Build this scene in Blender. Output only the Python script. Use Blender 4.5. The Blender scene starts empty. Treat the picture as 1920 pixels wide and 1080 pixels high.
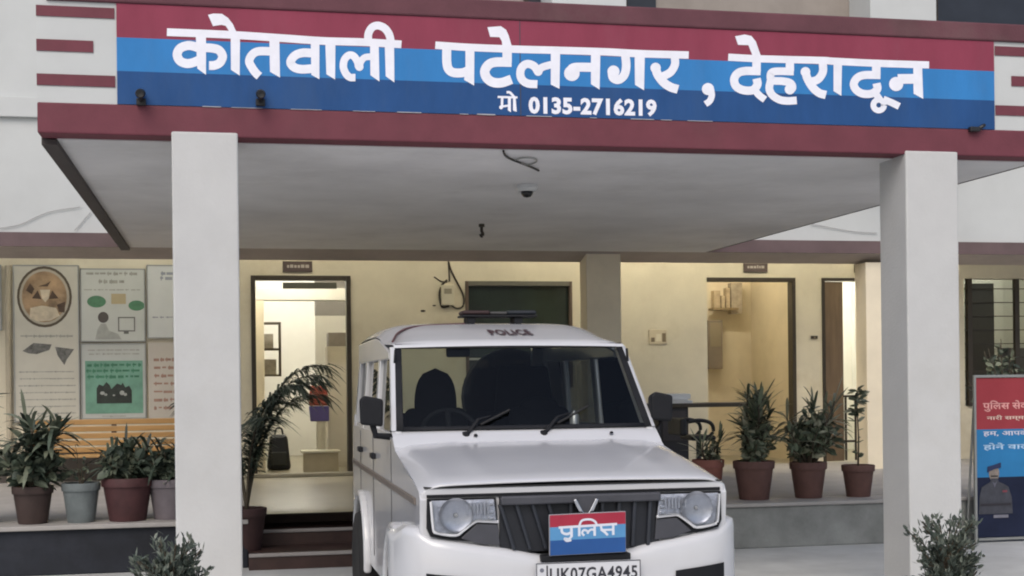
import bpy, bmesh, math, random
from mathutils import Vector, Matrix
R = math.radians
random.seed(7)
scene = bpy.context.scene
C = scene.collection

# ------------------------------------------------------------------ camera, sky, sun, exposure
# world axes: x along the facade (to the right), y into the building, z up; metres
F, YH, ROLL, TH, CH = 2581.7, 713.45, -0.01146, 0.20798, 1.65
cam = bpy.data.objects.new('camera', bpy.data.cameras.new('camera')); C.objects.link(cam)
cam.data.sensor_width = 36.0; cam.data.lens = F/1920*36.0
cam.data.shift_y = (YH-540)/1920
cam.data.clip_start = 0.05; cam.data.clip_end = 3000
cam.matrix_world = (Matrix.Translation((0, 0, CH)) @ Matrix.Rotation(-TH, 4, 'Z') @
                    Matrix.Rotation(R(90), 4, 'X') @ Matrix.Rotation(ROLL, 4, 'Z'))
scene.camera = cam

w = bpy.data.worlds.new('World'); scene.world = w; w.use_nodes = True
nt = w.node_tree; bg = nt.nodes['Background']
sky = nt.nodes.new('ShaderNodeTexSky'); sky.sky_type = 'NISHITA'; sky.sun_disc = False
SUN_EL, SUN_AZ = R(46), R(203)
sky.sun_elevation = SUN_EL; sky.sun_rotation = SUN_AZ
sky.air_density = 1.0; sky.dust_density = 3.6; sky.ozone_density = 1.0
nt.links.new(sky.outputs[0], bg.inputs[0]); bg.inputs[1].default_value = 0.115
sl = bpy.data.lights.new('sun', 'SUN'); sl.energy = 0.85; sl.angle = R(40); sl.color = (1, .975, .945)
so = bpy.data.objects.new('sun', sl); C.objects.link(so)
sd = Vector((math.cos(SUN_EL)*math.sin(SUN_AZ), math.cos(SUN_EL)*math.cos(SUN_AZ), math.sin(SUN_EL)))
so.rotation_euler = (-sd).to_track_quat('-Z', 'Y').to_euler()
scene.view_settings.view_transform = 'Standard'; scene.view_settings.look = 'None'
scene.view_settings.exposure = 0.26; scene.view_settings.gamma = 1.0
scene.render.engine = 'CYCLES'
scene.cycles.max_bounces = 10; scene.cycles.transparent_max_bounces = 24
scene.cycles.caustics_reflective = False; scene.cycles.caustics_refractive = False
scene.cycles.filter_width = 2.0

# ------------------------------------------------------------------ pixel -> point on a vertical plane of the place
def ray(x, y):
    a, b = x-960, y-YH
    a, b = a*math.cos(ROLL)+b*math.sin(ROLL), -a*math.sin(ROLL)+b*math.cos(ROLL)
    X, Z = a/F, -b/F
    return Vector((X*math.cos(TH)+math.sin(TH), -X*math.sin(TH)+math.cos(TH), Z))
def at(x, y, v):
    d = ray(x, y); return Vector((0, 0, CH))+d*(v/d.y)
def on_z(x, y, z):
    d = ray(x, y); return Vector((0, 0, CH))+d*((z-CH)/d.z)

# ------------------------------------------------------------------ materials
MATS = {}
def mat(name, col, rough=.6, var=.10, scale=3., bump=0., bscale=60., metal=0., stain=0., stain_col=(.18,.16,.13), spec=.5,
        streak=(1,1,1), coat=0., island=None, emit=None, transmission=0.):
    if name in MATS: return MATS[name]
    m = bpy.data.materials.new(name); m.use_nodes = True; n = m.node_tree.nodes; l = m.node_tree.links
    p = n['Principled BSDF']
    tc = n.new('ShaderNodeTexCoord'); mp = n.new('ShaderNodeMapping'); l.new(tc.outputs['Object'], mp.inputs[0])
    mp.inputs['Scale'].default_value = streak
    nz = n.new('ShaderNodeTexNoise'); nz.inputs['Scale'].default_value = scale; nz.inputs['Detail'].default_value = 6
    nz.inputs['Roughness'].default_value = .62
    l.new(mp.outputs[0], nz.inputs[0])
    mr = n.new('ShaderNodeMapRange'); mr.inputs[1].default_value = .3; mr.inputs[2].default_value = .7
    mr.inputs[3].default_value = 1-var; mr.inputs[4].default_value = 1+var
    l.new(nz.outputs[0], mr.inputs[0])
    mx = n.new('ShaderNodeMix'); mx.data_type = 'RGBA'; mx.blend_type = 'MULTIPLY'; mx.inputs[0].default_value = 1
    mx.inputs[6].default_value = (*col, 1); l.new(mr.outputs[0], mx.inputs[7])
    out = mx.outputs[2]
    if island:
        gi = n.new('ShaderNodeNewGeometry'); rp = n.new('ShaderNodeValToRGB')
        rp.color_ramp.elements[0].color = (*island[0], 1); rp.color_ramp.elements[1].color = (*island[1], 1)
        if len(island) > 2:
            e = rp.color_ramp.elements.new(.5); e.color = (*island[2], 1)
        l.new(gi.outputs['Random Per Island'], rp.inputs[0]); l.new(rp.outputs[0], mx.inputs[6])
    if stain:
        n2 = n.new('ShaderNodeTexNoise'); n2.inputs['Scale'].default_value = scale*.45; n2.inputs['Detail'].default_value = 8
        n2.inputs['Roughness'].default_value = .7
        l.new(mp.outputs[0], n2.inputs[0])
        r2 = n.new('ShaderNodeMapRange'); r2.inputs[1].default_value = .52; r2.inputs[2].default_value = .78
        r2.inputs[3].default_value = 0; r2.inputs[4].default_value = stain
        l.new(n2.outputs[0], r2.inputs[0])
        m2 = n.new('ShaderNodeMix'); m2.data_type = 'RGBA'
        l.new(r2.outputs[0], m2.inputs[0]); l.new(out, m2.inputs[6]); m2.inputs[7].default_value = (*stain_col, 1)
        out = m2.outputs[2]
    l.new(out, p.inputs['Base Color'])
    p.inputs['Roughness'].default_value = rough; p.inputs['Metallic'].default_value = metal
    p.inputs['Specular IOR Level'].default_value = spec
    if coat: p.inputs['Coat Weight'].default_value = coat; p.inputs['Coat Roughness'].default_value = .08
    if bump:
        nb = n.new('ShaderNodeTexNoise'); nb.inputs['Scale'].default_value = bscale; nb.inputs['Detail'].default_value = 4
        l.new(tc.outputs['Object'], nb.inputs[0])
        bp = n.new('ShaderNodeBump'); bp.inputs['Strength'].default_value = bump; bp.inputs['Distance'].default_value = .01
        l.new(nb.outputs[0], bp.inputs['Height']); l.new(bp.outputs[0], p.inputs['Normal'])
    if emit:
        p.inputs['Emission Color'].default_value = (*emit[0], 1); p.inputs['Emission Strength'].default_value = emit[1]
    MATS[name] = m; return m

def glass(name, tint=(.75, .8, .8), ior=1.45, rough=.02):
    if name in MATS: return MATS[name]
    m = bpy.data.materials.new(name); m.use_nodes = True; n = m.node_tree.nodes; l = m.node_tree.links
    n.remove(n['Principled BSDF'])
    t = n.new('ShaderNodeBsdfTransparent'); t.inputs[0].default_value = (*tint, 1)
    g = n.new('ShaderNodeBsdfGlossy'); g.inputs['Roughness'].default_value = rough
    f = n.new('ShaderNodeFresnel'); f.inputs[0].default_value = ior
    mx = n.new('ShaderNodeMixShader'); l.new(f.outputs[0], mx.inputs[0]); l.new(t.outputs[0], mx.inputs[1]); l.new(g.outputs[0], mx.inputs[2])
    l.new(mx.outputs[0], n['Material Output'].inputs[0]); MATS[name] = m; return m

white_wall = mat('white_wall_paint', (.56,.58,.575), .8, .05, 1.2, .12, 90, stain=.22, stain_col=(.40,.40,.37))
pillar_white = mat('pillar_paint', (.545,.55,.545), .78, .05, 2.2, .22, 45, stain=.38, stain_col=(.42,.41,.37))
soffit_mat = mat('soffit_paint', (.80,.79,.79), .8, .10, .9, .15, 70, stain=.45, stain_col=(.38,.36,.33))
maroon = mat('maroon_paint', (.150,.036,.052), .75, .14, 3.5, .18, 60, stain=.30, stain_col=(.12,.06,.06))
maroon_dark = mat('coping_paint', (.125,.045,.058), .8, .18, 3, .18, 60, stain=.45, stain_col=(.15,.11,.10))
sign_red = mat('sign_red_paint', (.26,.050,.085), .7, .10, 2.2, .1, 60, stain=.5,streak=(1.6,1,.5), stain_col=(.26,.09,.12), spec=.22)
sign_blue = mat('sign_light_blue_paint', (.040,.215,.52), .7, .10, 2.2, .1, 60, stain=.5,streak=(1.6,1,.5), stain_col=(.09,.20,.40), spec=.22)
sign_navy = mat('sign_dark_blue_paint', (.022,.080,.23), .7, .14, 2.2, .1, 60, stain=.5,streak=(1.6,1,.5), stain_col=(.06,.11,.22), spec=.22)
letter_white = mat('lettering_paint', (.85,.86,.94), .55, .05, 9)
chajja_mat = mat('ledge_paint', (.135,.092,.094), .75, .15, 2.5, .15, 60, stain=.35, stain_col=(.12,.10,.09))
cream = mat('cream_wall_paint', (.68,.625,.48), .6, .08, 1.6, .18, 50, stain=.65, stain_col=(.44,.36,.21))
cream_light = mat('cream_column_paint', (.84,.75,.57), .65, .06, 2, .12, 60, stain=.25, stain_col=(.40,.36,.28))
room_white = mat('room_white_paint', (.72,.70,.63), .7, .05, 1.5, stain=.15, stain_col=(.5,.46,.38))
frame_brown = mat('door_frame_brown', (.035,.026,.016), .5, .2, 8)
door_brown = mat('brown_door_wood', (.17,.115,.065), .55, .2, 3, streak=(6,6,.6))
floor_tile = mat('cream_floor_tile', (.30,.27,.195), .35, .08, 2, stain=.2, stain_col=(.36,.31,.22))
plinth_top = mat('plinth_floor', (.36,.345,.33), .7, .12, 3, .2, 60, stain=.3, stain_col=(.22,.2,.18))
plinth_face = mat('plinth_concrete_face', (.24,.25,.24), .8, .3, 2.2, .35, 40, stain=.55, stain_col=(.13,.14,.135))
slate = mat('dark_slate_face', (.013,.016,.024), .8, .35, 3, .35, 30, stain=.5, stain_col=(.04,.045,.06))
step_brown = mat('step_riser_stone', (.050,.026,.022), .5, .3, 5, .15, 40)
step_edge = mat('step_nosing', (.33,.31,.30), .6, .12, 6, .1)
ground_mat = mat('concrete_ground', (.53,.54,.53), .85, .16, 1.3, .35, 45, stain=.45, stain_col=(.33,.33,.32))
metal_grey = mat('grey_metal', (.32,.33,.32), .45, .1, 6, metal=.4)
black_plastic = mat('black_plastic', (.014,.015,.017), .45, .15, 9)
dark_glass = mat('dark_window_glass', (.012,.018,.016), .12, .3, 3)
terracotta = mat('terracotta', (.115,.058,.048), .8, .2, 7, .25, 40, stain=.4, stain_col=(.10,.06,.05))
brown_pot = mat('brown_pot', (.055,.036,.032), .8, .25, 6, .2, 40, stain=.4, stain_col=(.035,.03,.028))
maroon_pot = mat('maroon_pot_paint', (.070,.026,.028), .7, .25, 6, .2, 40, stain=.4, stain_col=(.06,.03,.03))
grey_pot = mat('whitewashed_pot', (.15,.175,.18), .75, .25, 5, .2, 40, stain=.5, stain_col=(.12,.14,.14))
pink_pot = mat('faded_pink_pot', (.17,.15,.165), .8, .2, 5, .2, 40)
soil = mat('soil', (.035,.026,.02), .95, .3, 20, .6, 60)
leaf_dark = mat('dark_leaf', (.03,.06,.03), .55, .2, 12, island=((.024,.038,.028),(.18,.20,.14),(.065,.09,.064)))
leaf_mid = mat('mid_leaf', (.05,.09,.05), .5, .2, 12, island=((.038,.056,.036),(.34,.34,.25),(.13,.16,.10)))
leaf_bush = mat('shrub_leaf', (.05,.08,.05), .6, .2, 12, island=((.045,.062,.050),(.19,.21,.17),(.095,.12,.098)))
stem_mat = mat('plant_stem', (.075,.06,.04), .8, .25, 12)
bench_wood = mat('bench_yellow_paint', (.40,.235,.085), .5, .16, 4, streak=(.5,4,4), stain=.3, stain_col=(.30,.15,.05))
paper = mat('board_paper', (.56,.56,.50), .55, .05, 4)
ink = mat('board_ink', (.16,.16,.15), .7, .2, 12)
ink_soft = mat('board_faint_ink', (.34,.34,.30), .7, .2, 12)

# ------------------------------------------------------------------ mesh helpers
class MB:
    def __init__(s): s.v = []; s.f = []
    def add(s, vs, fs):
        o = len(s.v); s.v += [tuple(a) for a in vs]; s.f += [tuple(i+o for i in f) for f in fs]; return s
    def box(s, x0, x1, y0, y1, z0, z1):
        return s.add([(x0,y0,z0),(x1,y0,z0),(x1,y1,z0),(x0,y1,z0),(x0,y0,z1),(x1,y0,z1),(x1,y1,z1),(x0,y1,z1)],
                     [(0,3,2,1),(4,5,6,7),(0,1,5,4),(1,2,6,5),(2,3,7,6),(3,0,4,7)])
    def prism(s, a, b):                      # two matching rings
        n = len(a); return s.add(list(a)+list(b), [tuple(range(n)), tuple(range(2*n-1, n-1, -1))]+[(i, i+n, (i+1) % n+n, (i+1) % n) for i in range(n)])
    def xz(s, poly, y0, y1): return s.prism([(x,y0,z) for x, z in poly], [(x,y1,z) for x, z in poly])
    def yz(s, poly, x0, x1): return s.prism([(x0,y,z) for y, z in poly], [(x1,y,z) for y, z in poly])
    def quad(s, a, b, c, d): return s.add([a,b,c,d], [(0,1,2,3)])
    def poly(s, pts): return s.add(pts, [tuple(range(len(pts)))])
    def grid(s, rows):
        n = len(rows[0]); vs = [p for r in rows for p in r]
        return s.add(vs, [(i*n+j, i*n+j+1, (i+1)*n+j+1, (i+1)*n+j) for i in range(len(rows)-1) for j in range(n-1)])
    def tube(s, pts, r, n=8, cap=True):
        pts = [Vector(p) for p in pts]; rs = r if isinstance(r, (list, tuple)) else [r]*len(pts); rings = []
        for i, p in enumerate(pts):
            d = (pts[min(i+1, len(pts)-1)]-pts[max(i-1, 0)]).normalized()
            u = d.cross(Vector((0,0,1)) if abs(d.z) < .9 else Vector((1,0,0))).normalized(); q = d.cross(u)
            rings.append([p+(u*math.cos(2*math.pi*k/n)+q*math.sin(2*math.pi*k/n))*rs[i] for k in range(n)])
        o = len(s.v)
        for rg in rings: s.v += [tuple(p) for p in rg]
        for i in range(len(rings)-1):
            for k in range(n):
                s.f.append((o+i*n+k, o+i*n+(k+1) % n, o+(i+1)*n+(k+1) % n, o+(i+1)*n+k))
        if cap: s.f.append(tuple(o+k for k in range(n-1, -1, -1))); s.f.append(tuple(o+(len(rings)-1)*n+k for k in range(n)))
        return s
    def lathe(s, prof, c=(0,0,0), n=24, M=None, cap=True):
        o = len(s.v)
        for r, z in prof:
            for k in range(n):
                p = Vector((r*math.cos(2*math.pi*k/n), r*math.sin(2*math.pi*k/n), z))
                if M: p = M @ p
                s.v.append(tuple(p+Vector(c)))
        for i in range(len(prof)-1):
            for k in range(n):
                s.f.append((o+i*n+k, o+i*n+(k+1) % n, o+(i+1)*n+(k+1) % n, o+(i+1)*n+k))
        if cap and prof[0][0] > 1e-6: s.f.append(tuple(o+k for k in range(n-1, -1, -1)))
        if cap and prof[-1][0] > 1e-6: s.f.append(tuple(o+(len(prof)-1)*n+k for k in range(n)))
        return s
    def islands(s):
        pa = list(range(len(s.v)))
        def fi(i):
            while pa[i] != i: pa[i] = pa[pa[i]]; i = pa[i]
            return i
        for f in s.f:
            for k in f[1:]: pa[fi(k)] = fi(f[0])
        gr = {}
        for f in s.f: gr.setdefault(fi(f[0]), []).append(f)
        out = []
        for fs in gr.values():
            ids = sorted({k for f in fs for k in f}); mp = {k: i for i, k in enumerate(ids)}
            b = MB(); b.v = [s.v[k] for k in ids]; b.f = [tuple(mp[k] for k in f) for f in fs]; out.append(b)
        return out
    def each(s, name, m, parent=None, **kw):          # every separate piece becomes an object of its own
        return [b.build(name, m, parent, **kw) for b in s.islands()]
    def build(s, name, m, parent=None, smooth=False, bevel=0, seg=2, solid=0, subsurf=0):
        me = bpy.data.meshes.new(name); me.from_pydata(s.v, [], s.f); me.update()
        bm = bmesh.new(); bm.from_mesh(me)
        if not solid and not getattr(s, 'open', False): bmesh.ops.recalc_face_normals(bm, faces=bm.faces)
        bm.to_mesh(me); bm.free()
        o = bpy.data.objects.new(name, me); C.objects.link(o)
        if m: me.materials.append(m)
        if parent: o.parent = parent
        if smooth:
            for p in me.polygons: p.use_smooth = True
            if smooth != True: me.set_sharp_from_angle(angle=R(smooth))
        if solid:
            k = o.modifiers.new('solid', 'SOLIDIFY'); k.thickness = solid; k.offset = 0
        if bevel:
            b = o.modifiers.new('bevel', 'BEVEL'); b.width = bevel; b.segments = seg; b.limit_method = 'ANGLE'; b.angle_limit = R(40)
        if subsurf:
            b = o.modifiers.new('sub', 'SUBSURF'); b.levels = subsurf; b.render_levels = subsurf
        return o
def tag(o, label=None, cat=None, group=None, kind=None):
    if label: o['label'] = label
    if cat: o['category'] = cat
    if group: o['group'] = group
    if kind: o['kind'] = kind
    return o
def thing(name, label, cat, loc=(0,0,0), rz=0, group=None):
    o = bpy.data.objects.new(name, None); C.objects.link(o); o.location = loc; o.rotation_euler = (0,0,rz); o.empty_display_size = .1
    return tag(o, label, cat, group)
def dup(root, loc, rz=0, label=None):
    r = root.copy(); C.objects.link(r); r.location = loc; r.rotation_euler = (0,0,rz)
    if label: r['label'] = label
    for ch in list(root.children):
        c = ch.copy(); C.objects.link(c); c.parent = r
        for g in ch.children:
            d = g.copy(); C.objects.link(d); d.parent = c
    return r
def catmull(pts, k=6):
    if len(pts) < 3: return [Vector(p) for p in pts]
    P = [Vector(p) for p in pts]; P = [2*P[0]-P[1]]+P+[2*P[-1]-P[-2]]; out = []
    for i in range(1, len(P)-2):
        for j in range(k):
            t = j/k; a, b, c, d = P[i-1:i+3]
            out.append(.5*((2*b)+(c-a)*t+(2*a-5*b+4*c-d)*t*t+(3*b-a-3*c+d)*t**3))
    out.append(P[-2]); return out
def stroke(pts, wd, k=6, round_ends=False):    # 2-D brush stroke -> list of quads (as polygons)
    c = catmull([(p[0], p[1], 0) for p in pts], k); L, Rr = [], []
    for i, p in enumerate(c):
        d = (c[min(i+1, len(c)-1)]-c[max(i-1, 0)]); d.normalize(); nrm = Vector((-d.y, d.x, 0))
        L.append(p+nrm*wd/2); Rr.append(p-nrm*wd/2)
    return L, Rr
def text_mesh(name, body, m, parent, origin, xdir, up, width=None, height=None, bold=.0, lift=.002, spacing=1.0):
    cu = bpy.data.curves.new('t', 'FONT'); cu.body = body; cu.size = 1; cu.offset = bold; cu.resolution_u = 3; cu.space_character = spacing
    t = bpy.data.objects.new('t', cu); C.objects.link(t); bpy.context.view_layer.update()
    me = bpy.data.meshes.new_from_object(t.evaluated_get(bpy.context.evaluated_depsgraph_get()))
    bpy.data.objects.remove(t); bpy.data.curves.remove(cu)
    xs = [v.co.x for v in me.vertices]; ys = [v.co.y for v in me.vertices]
    x0, x1, y0, y1 = min(xs), max(xs), min(ys), max(ys)
    sx = width/(x1-x0) if width else height/(y1-y0); sy = height/(y1-y0) if height else sx
    X = Vector(xdir).normalized(); U = Vector(up).normalized(); N = X.cross(U); o = Vector(origin)
    for v in me.vertices:
        a, b = (v.co.x-x0)*sx, (v.co.y-y0)*sy
        v.co = o+X*a+U*b+N*lift
    me.name = name; me.materials.clear(); me.materials.append(m)
    ob = bpy.data.objects.new(name, me); C.objects.link(ob); ob.parent = parent; return ob

# ------------------------------------------------------------------ ground
g = MB().quad((-400,-400,0),(400,-400,0),(400,400,0),(-400,400,0)).build('ground', ground_mat); tag(g, kind='structure')

# ------------------------------------------------------------------ building behind the canopy
ZS = 3.24; VW = 18.2; ZF = .431
bld = thing('station_building', 'white and cream station building with maroon ledge and lit veranda behind the canopy', 'building', (3,18,0))
bld.location = (0,0,0)
MB().box(-9,16,16.56,16.9,3.41,9).build('upper_wall', white_wall, bld)
MB().box(-9,-1.9,16.50,16.56,4.72,4.95).build('wall_band', white_wall, bld, bevel=.006)
# ledge (sun shade) with sloped underside down to the veranda lintel beam
MB().box(-9,16,16.5,16.53,3.245,3.405).build('ledge', chajja_mat, bld)
MB().yz([(16.53,3.245),(16.53,3.40),(16.95,3.40),(16.95,3.145),(16.9,3.145)], -9, 16).build('ledge_underside', mat('ledge_underside_paint',(.46,.40,.36),.8,.12,2,.12,60,stain=.35,stain_col=(.30,.26,.23)), bld)
MB().box(-9,16,16.9,22.5,4.0,4.15).build('veranda_ceiling', room_white, bld)
# back wall with openings: door 1 u .387-1.679, window 3.21-4.69, door 2 6.63-7.94, door 3 8.34-9.0, window 10.54-11.7
def wall_run(spans, z0, z1, m, name):
    b = MB()
    for a, c in spans: b.box(a, c, VW, VW+.2, z0, z1)
    return b.each(name, m, bld)
wall_run([(-9,.387),(1.679,3.213),(4.69,6.628),(7.938,8.342),(9.05,10.56),(12.6,16)], ZF, 3.055, cream, 'back_wall')
MB().box(-9,16,VW,VW+.2,3.055,4.0).build('back_wall', cream, bld)
MB().box(3.213,4.69,VW,VW+.2,ZF,1.55).box(10.56,12.6,VW,VW+.2,ZF,1.2).each('sill_wall', cream, bld)
# plinth with step recess
MB().box(-9,.22,12.55,VW+.2,0,ZF).build('plinth', slate, bld, bevel=.012)
MB().box(-9,.22,12.50,13.0,ZF-.035,ZF+.006).build('plinth_coping', plinth_top, bld, bevel=.008)
MB().box(2.35,16,12.55,VW+.2,0,ZF).build('plinth', plinth_face, bld, bevel=.012)
MB().box(2.35,16,12.52,13.0,ZF-.03,ZF+.006).build('plinth_coping', plinth_top, bld, bevel=.008)
MB().box(.22,2.35,13.62,VW+.2,0,ZF).build('plinth', step_brown, bld)
MB().box(-9,16,13.0,VW,ZF,ZF+.004).build('veranda_floor', floor_tile, bld)
MB().box(-9,.22,13.0,VW-.02,ZF+.004,ZF+.008).build('veranda_floor', plinth_top, bld)
MB().box(2.35,16,13.0,VW-.02,ZF+.004,ZF+.008).build('veranda_floor', plinth_top, bld)
# columns at the back of the canopy
MB().box(4.47,4.92,16.62,16.94,ZF,3.24).build('column', cream_light, bld, bevel=.01)
MB().box(8.24,8.62,16.62,16.94,ZF,3.14).build('column', cream_light, bld, bevel=.01)
# upper floor seen above the canopy
ux = lambda px, v: at(px, 20, v).x
MB().box(ux(640,16.5),13.5,16.50,16.56,4.6,9).build('upper_panel', mat('upper_panel_paint',(.30,.265,.235),.8,.15,1.5,.1,stain=.4,stain_col=(.20,.18,.16)), bld)
for a, c in ((1035,1175),(1632,1756)):
    MB().box(ux(a,15.9),ux(c,15.9),15.9,16.498,4.6,9).build('upper_column', white_wall, bld, bevel=.01)
MB().box(ux(1605,16.4),ux(1612,16.4),16.40,16.48,4.6,9).build('rain_pipe', mat('pipe_brown',(.14,.06,.055),.6), bld)
for a, c in ((990,1035),(1176,1230),(1757,1990)):
    wn = MB().box(ux(a,16.46),ux(c,16.46),16.46,16.498,4.7,8).build('upper_window', mat('upper_window_dark',(.022,.026,.036),.3,.2,3), bld)
    MB().box(ux(a,16.46)-.05,ux(a,16.46)-.002,16.43,16.498,4.7,8).build('frame', frame_brown, wn)

# rooms: three separate lit rooms
def room(x0, x1, depth, m, fl):
    y0, y1 = VW+.2, VW+depth
    MB().box(x0-.1,x0,y0,y1,ZF,4.0).box(x1,x1+.1,y0,y1,ZF,4.0).box(x0,x1,y1,y1+.1,ZF,4.0).build('room_wall', m, bld)
    MB().box(x0,x1,y0-.2,y1,ZF-.1,ZF+.002).build('room_floor', fl, bld)
room(-.3,2.6,5.2,room_white,floor_tile)
beige = mat('beige_room_paint',(.70,.62,.46),.7,.08,1.2,stain=.45,stain_col=(.48,.40,.26))
room(5.2,8.2,2.3,beige,floor_tile)
room(8.31,10.34,3.2,mat('bright_room_paint',(.85,.84,.78),.7,.03),floor_tile)
room(10.46,14,3.0,room_white,floor_tile)
bz0, bz1 = at(560,563,19.3).z, at(560,540,19.3).z
MB().box(-.3,2.6,19.3,19.5,bz0,bz1).build('inner_beam', room_white, bld, bevel=.008)
MB().box(-.3,at(496,700,19.3).x,19.3,19.5,ZF,bz0-.003).build('inner_partition', cream_light, bld)
MB().box(at(592,700,21.2).x,2.6,21.2,21.3,ZF,at(600,592,21.2).z).build('inner_partition', room_white, bld)
MB().box(at(592,700,21.2).x,2.6,21.2,21.3,at(600,592,21.2).z+.003,3.5).build('inner_partition', mat('mauve_wall',(.30,.285,.27),.7,.06,2), bld)
MB().box(-9,-.14,VW-.03,VW-.004,ZF+.01,at(150,848,VW-.03).z).build('bench_shade_panel', mat('bench_shade_dark',(.060,.050,.042),.6,.25,3), bld)  # dark panel added low on the wall, standing in for shade under the bench

# door 1 frame
def door_frame(name, a, c, top, t, m, dep=.14, parent=bld):
    return MB().box(a,a+t,VW-.03,VW+dep,ZF,top).box(c-t,c,VW-.03,VW+dep,ZF,top).box(a+t,c-t,VW-.03,VW+dep,top-t,top).build(name, m, parent, bevel=.004)
door_frame('door_frame', .387, 1.679, 3.053, .058, frame_brown)
MB().box(.80,1.50,VW+.02,VW+.05,2.885,2.965).build('transom_panel', mat('transom_green',(.10,.10,.075),.6), bld)
MB().box(.385,1.68,VW-.25,VW-.03,ZF+.008,ZF+.05).build('door_sill', floor_tile, bld, bevel=.006)
# door 2 frame (open), door leaf opened inwards at right
MB().box(6.632,7.938,VW-.03,VW+.14,3.0,3.053).build('door_frame', frame_brown, bld, bevel=.004)
MB().box(7.885,7.938,VW-.03,VW+.14,ZF,2.998).build('door_frame', frame_brown, bld, bevel=.004)
# door 3: brown leaf half closing a bright room
door_frame('door_frame', 8.342, 9.05, 3.053, .04, frame_brown)
MB().box(8.38,at(1580,600,VW+.03).x,VW+.02,VW+.06,ZF+.02,3.0).build('door_leaf', door_brown, bld, bevel=.004)
MB().box(3.2135,4.6895,VW,VW+.2,2.992,3.0545).build('back_wall', cream, bld)
# dark window behind the vehicle
wn = MB().box(3.255,4.65,VW+.05,VW+.09,1.58,2.93).build('window', mat('dark_green_pane',(.018,.030,.024),.25,.25,2), bld)
MB().box(3.215,3.255,VW-.02,VW+.1,1.55,2.99).box(4.65,4.688,VW-.02,VW+.1,1.55,2.99).each('frame', mat('window_frame_brown',(.10,.07,.05),.6), wn)
MB().box(3.255,4.65,VW-.02,VW+.1,2.93,2.99).box(3.255,4.65,VW-.02,VW+.1,1.55,1.6).each('frame', mat('window_head',(.13,.125,.10),.6), wn)
MB().box(3.255,4.4,VW+.0,VW+.045,1.93,1.96).build('glazing_bar', mat('glazing_bar_white',(.5,.5,.46),.6), wn)
# grilled window at the far right
wr = MB().box(10.56,12.6,VW+.12,VW+.13,1.2,3.05).build('window', glass('window_glass',(.85,.88,.86)), bld); wr.visible_shadow = True
gb = MB()
for k in range(9): gb.box(10.56,12.6,VW-.02,VW+.0,1.3+k*.2,1.312+k*.2)
for x in (10.6,11.36,11.95,12.5): gb.box(x,x+.07,VW-.035,VW+.03,1.2,3.05)
gb.build('window_grille', frame_brown, wr)
MB().box(10.72,11.16,VW+.2,VW+.26,1.2,3.0).build('shutter', mat('shutter_brown',(.085,.065,.055),.6,.15,2), wr)
MB().box(11.36,12.6,VW+.4,VW+.45,1.2,2.05).build('curtain', mat('curtain_mauve',(.22,.19,.18),.8,.15,4), wr)

# ------------------------------------------------------------------ steps
st = thing('entrance_steps', 'dark brown stone steps with pale nosings up to the left doorway', 'steps', (1.2,12.9,0))
for i, (v0, z) in enumerate(((12.34,.145),(12.97,.288))):
    MB().box(.22-1.2,2.3-1.2,v0+.02-12.9,13.6-12.9,0 if i == 0 else .145,z-.03).build('riser', step_brown, st)
    MB().box(.22-1.2,2.3-1.2,v0+.05-12.9,13.6-12.9,z-.03,z).build('tread', step_brown, st)
    MB().box(.22-1.2,2.3-1.2,v0-12.9,v0+.048-12.9,z-.03,z+.002).build('nosing', step_edge, st, bevel=.008)

# ------------------------------------------------------------------ canopy with painted sign
V0 = 9.1
cn = thing('entrance_canopy', 'flat entrance canopy on two white pillars with maroon edge and painted blue sign', 'canopy')
MB().box(-1.08,5.99,9.3,16.5,ZS,3.42).build('slab', soffit_mat, cn)
MB().box(-1.117,6.03,V0,9.3,ZS+.005,3.44).build('front_beam', maroon, cn, bevel=.01)
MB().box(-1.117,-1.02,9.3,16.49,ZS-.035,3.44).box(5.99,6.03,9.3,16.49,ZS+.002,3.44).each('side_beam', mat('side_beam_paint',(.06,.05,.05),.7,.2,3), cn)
MB().box(-1.117,6.03,V0+.01,9.28,3.44,4.085).build('parapet', white_wall, cn)
MB().box(-1.117,6.03,9.28,16.5,3.44,3.6).build('parapet', white_wall, cn)
MB().box(-1.06,6.03,V0-.015,9.34,4.085,4.215).build('coping', maroon_dark, cn, bevel=.012)
# three painted stripes of the sign, each a thin render coat on the parapet
SU0, SU1 = -.629, 5.542
sb = []
for nm, z0, z1, m in (('sign_stripe',3.866,4.083,sign_red),('sign_stripe',3.652,3.866,sign_blue),('sign_stripe',3.441,3.652,sign_navy)):
    sb.append(MB().box(SU0,SU1,V0-.002,V0+.012,z0,z1).build(nm, m, cn))
# white margin bars and maroon bars at either end
ends = MB(); 
for (a, c) in ((-1.117,SU0),(SU1,6.03)):
    L = a < 0
    rows = ((3.985,4.052,1.),(3.765,3.838,.73),(3.548,3.62,1.))
    for z0, z1, fr in rows:
        x0, x1 = (a-.001, a+(c-a)*fr-.012) if L else (c-(c-a)*fr+.012, c+.001)
        ends.box(x0,x1,V0+.003,V0+.012,z0,z1)
ends.each('end_stripe', maroon, cn)
jx = at(975,100,V0).x
MB().box(jx-.003,jx+.003,V0-.0035,V0-.0015,3.442,4.082).build('sheet_joint', mat('joint_dark',(.06,.06,.08),.8), cn)
rc = random.Random(9); ch = MB(); x = -.1
while x < 3.4:
    ww = rc.uniform(.03,.22); ch.box(x,x+ww,V0-.0045,V0-.001,3.438,3.438+rc.uniform(.003,.008)); x += ww+rc.uniform(.02,.35)
ch.each('paint_chip', mat('bare_plaster',(.42,.42,.44),.8,.2,12), cn)
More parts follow.
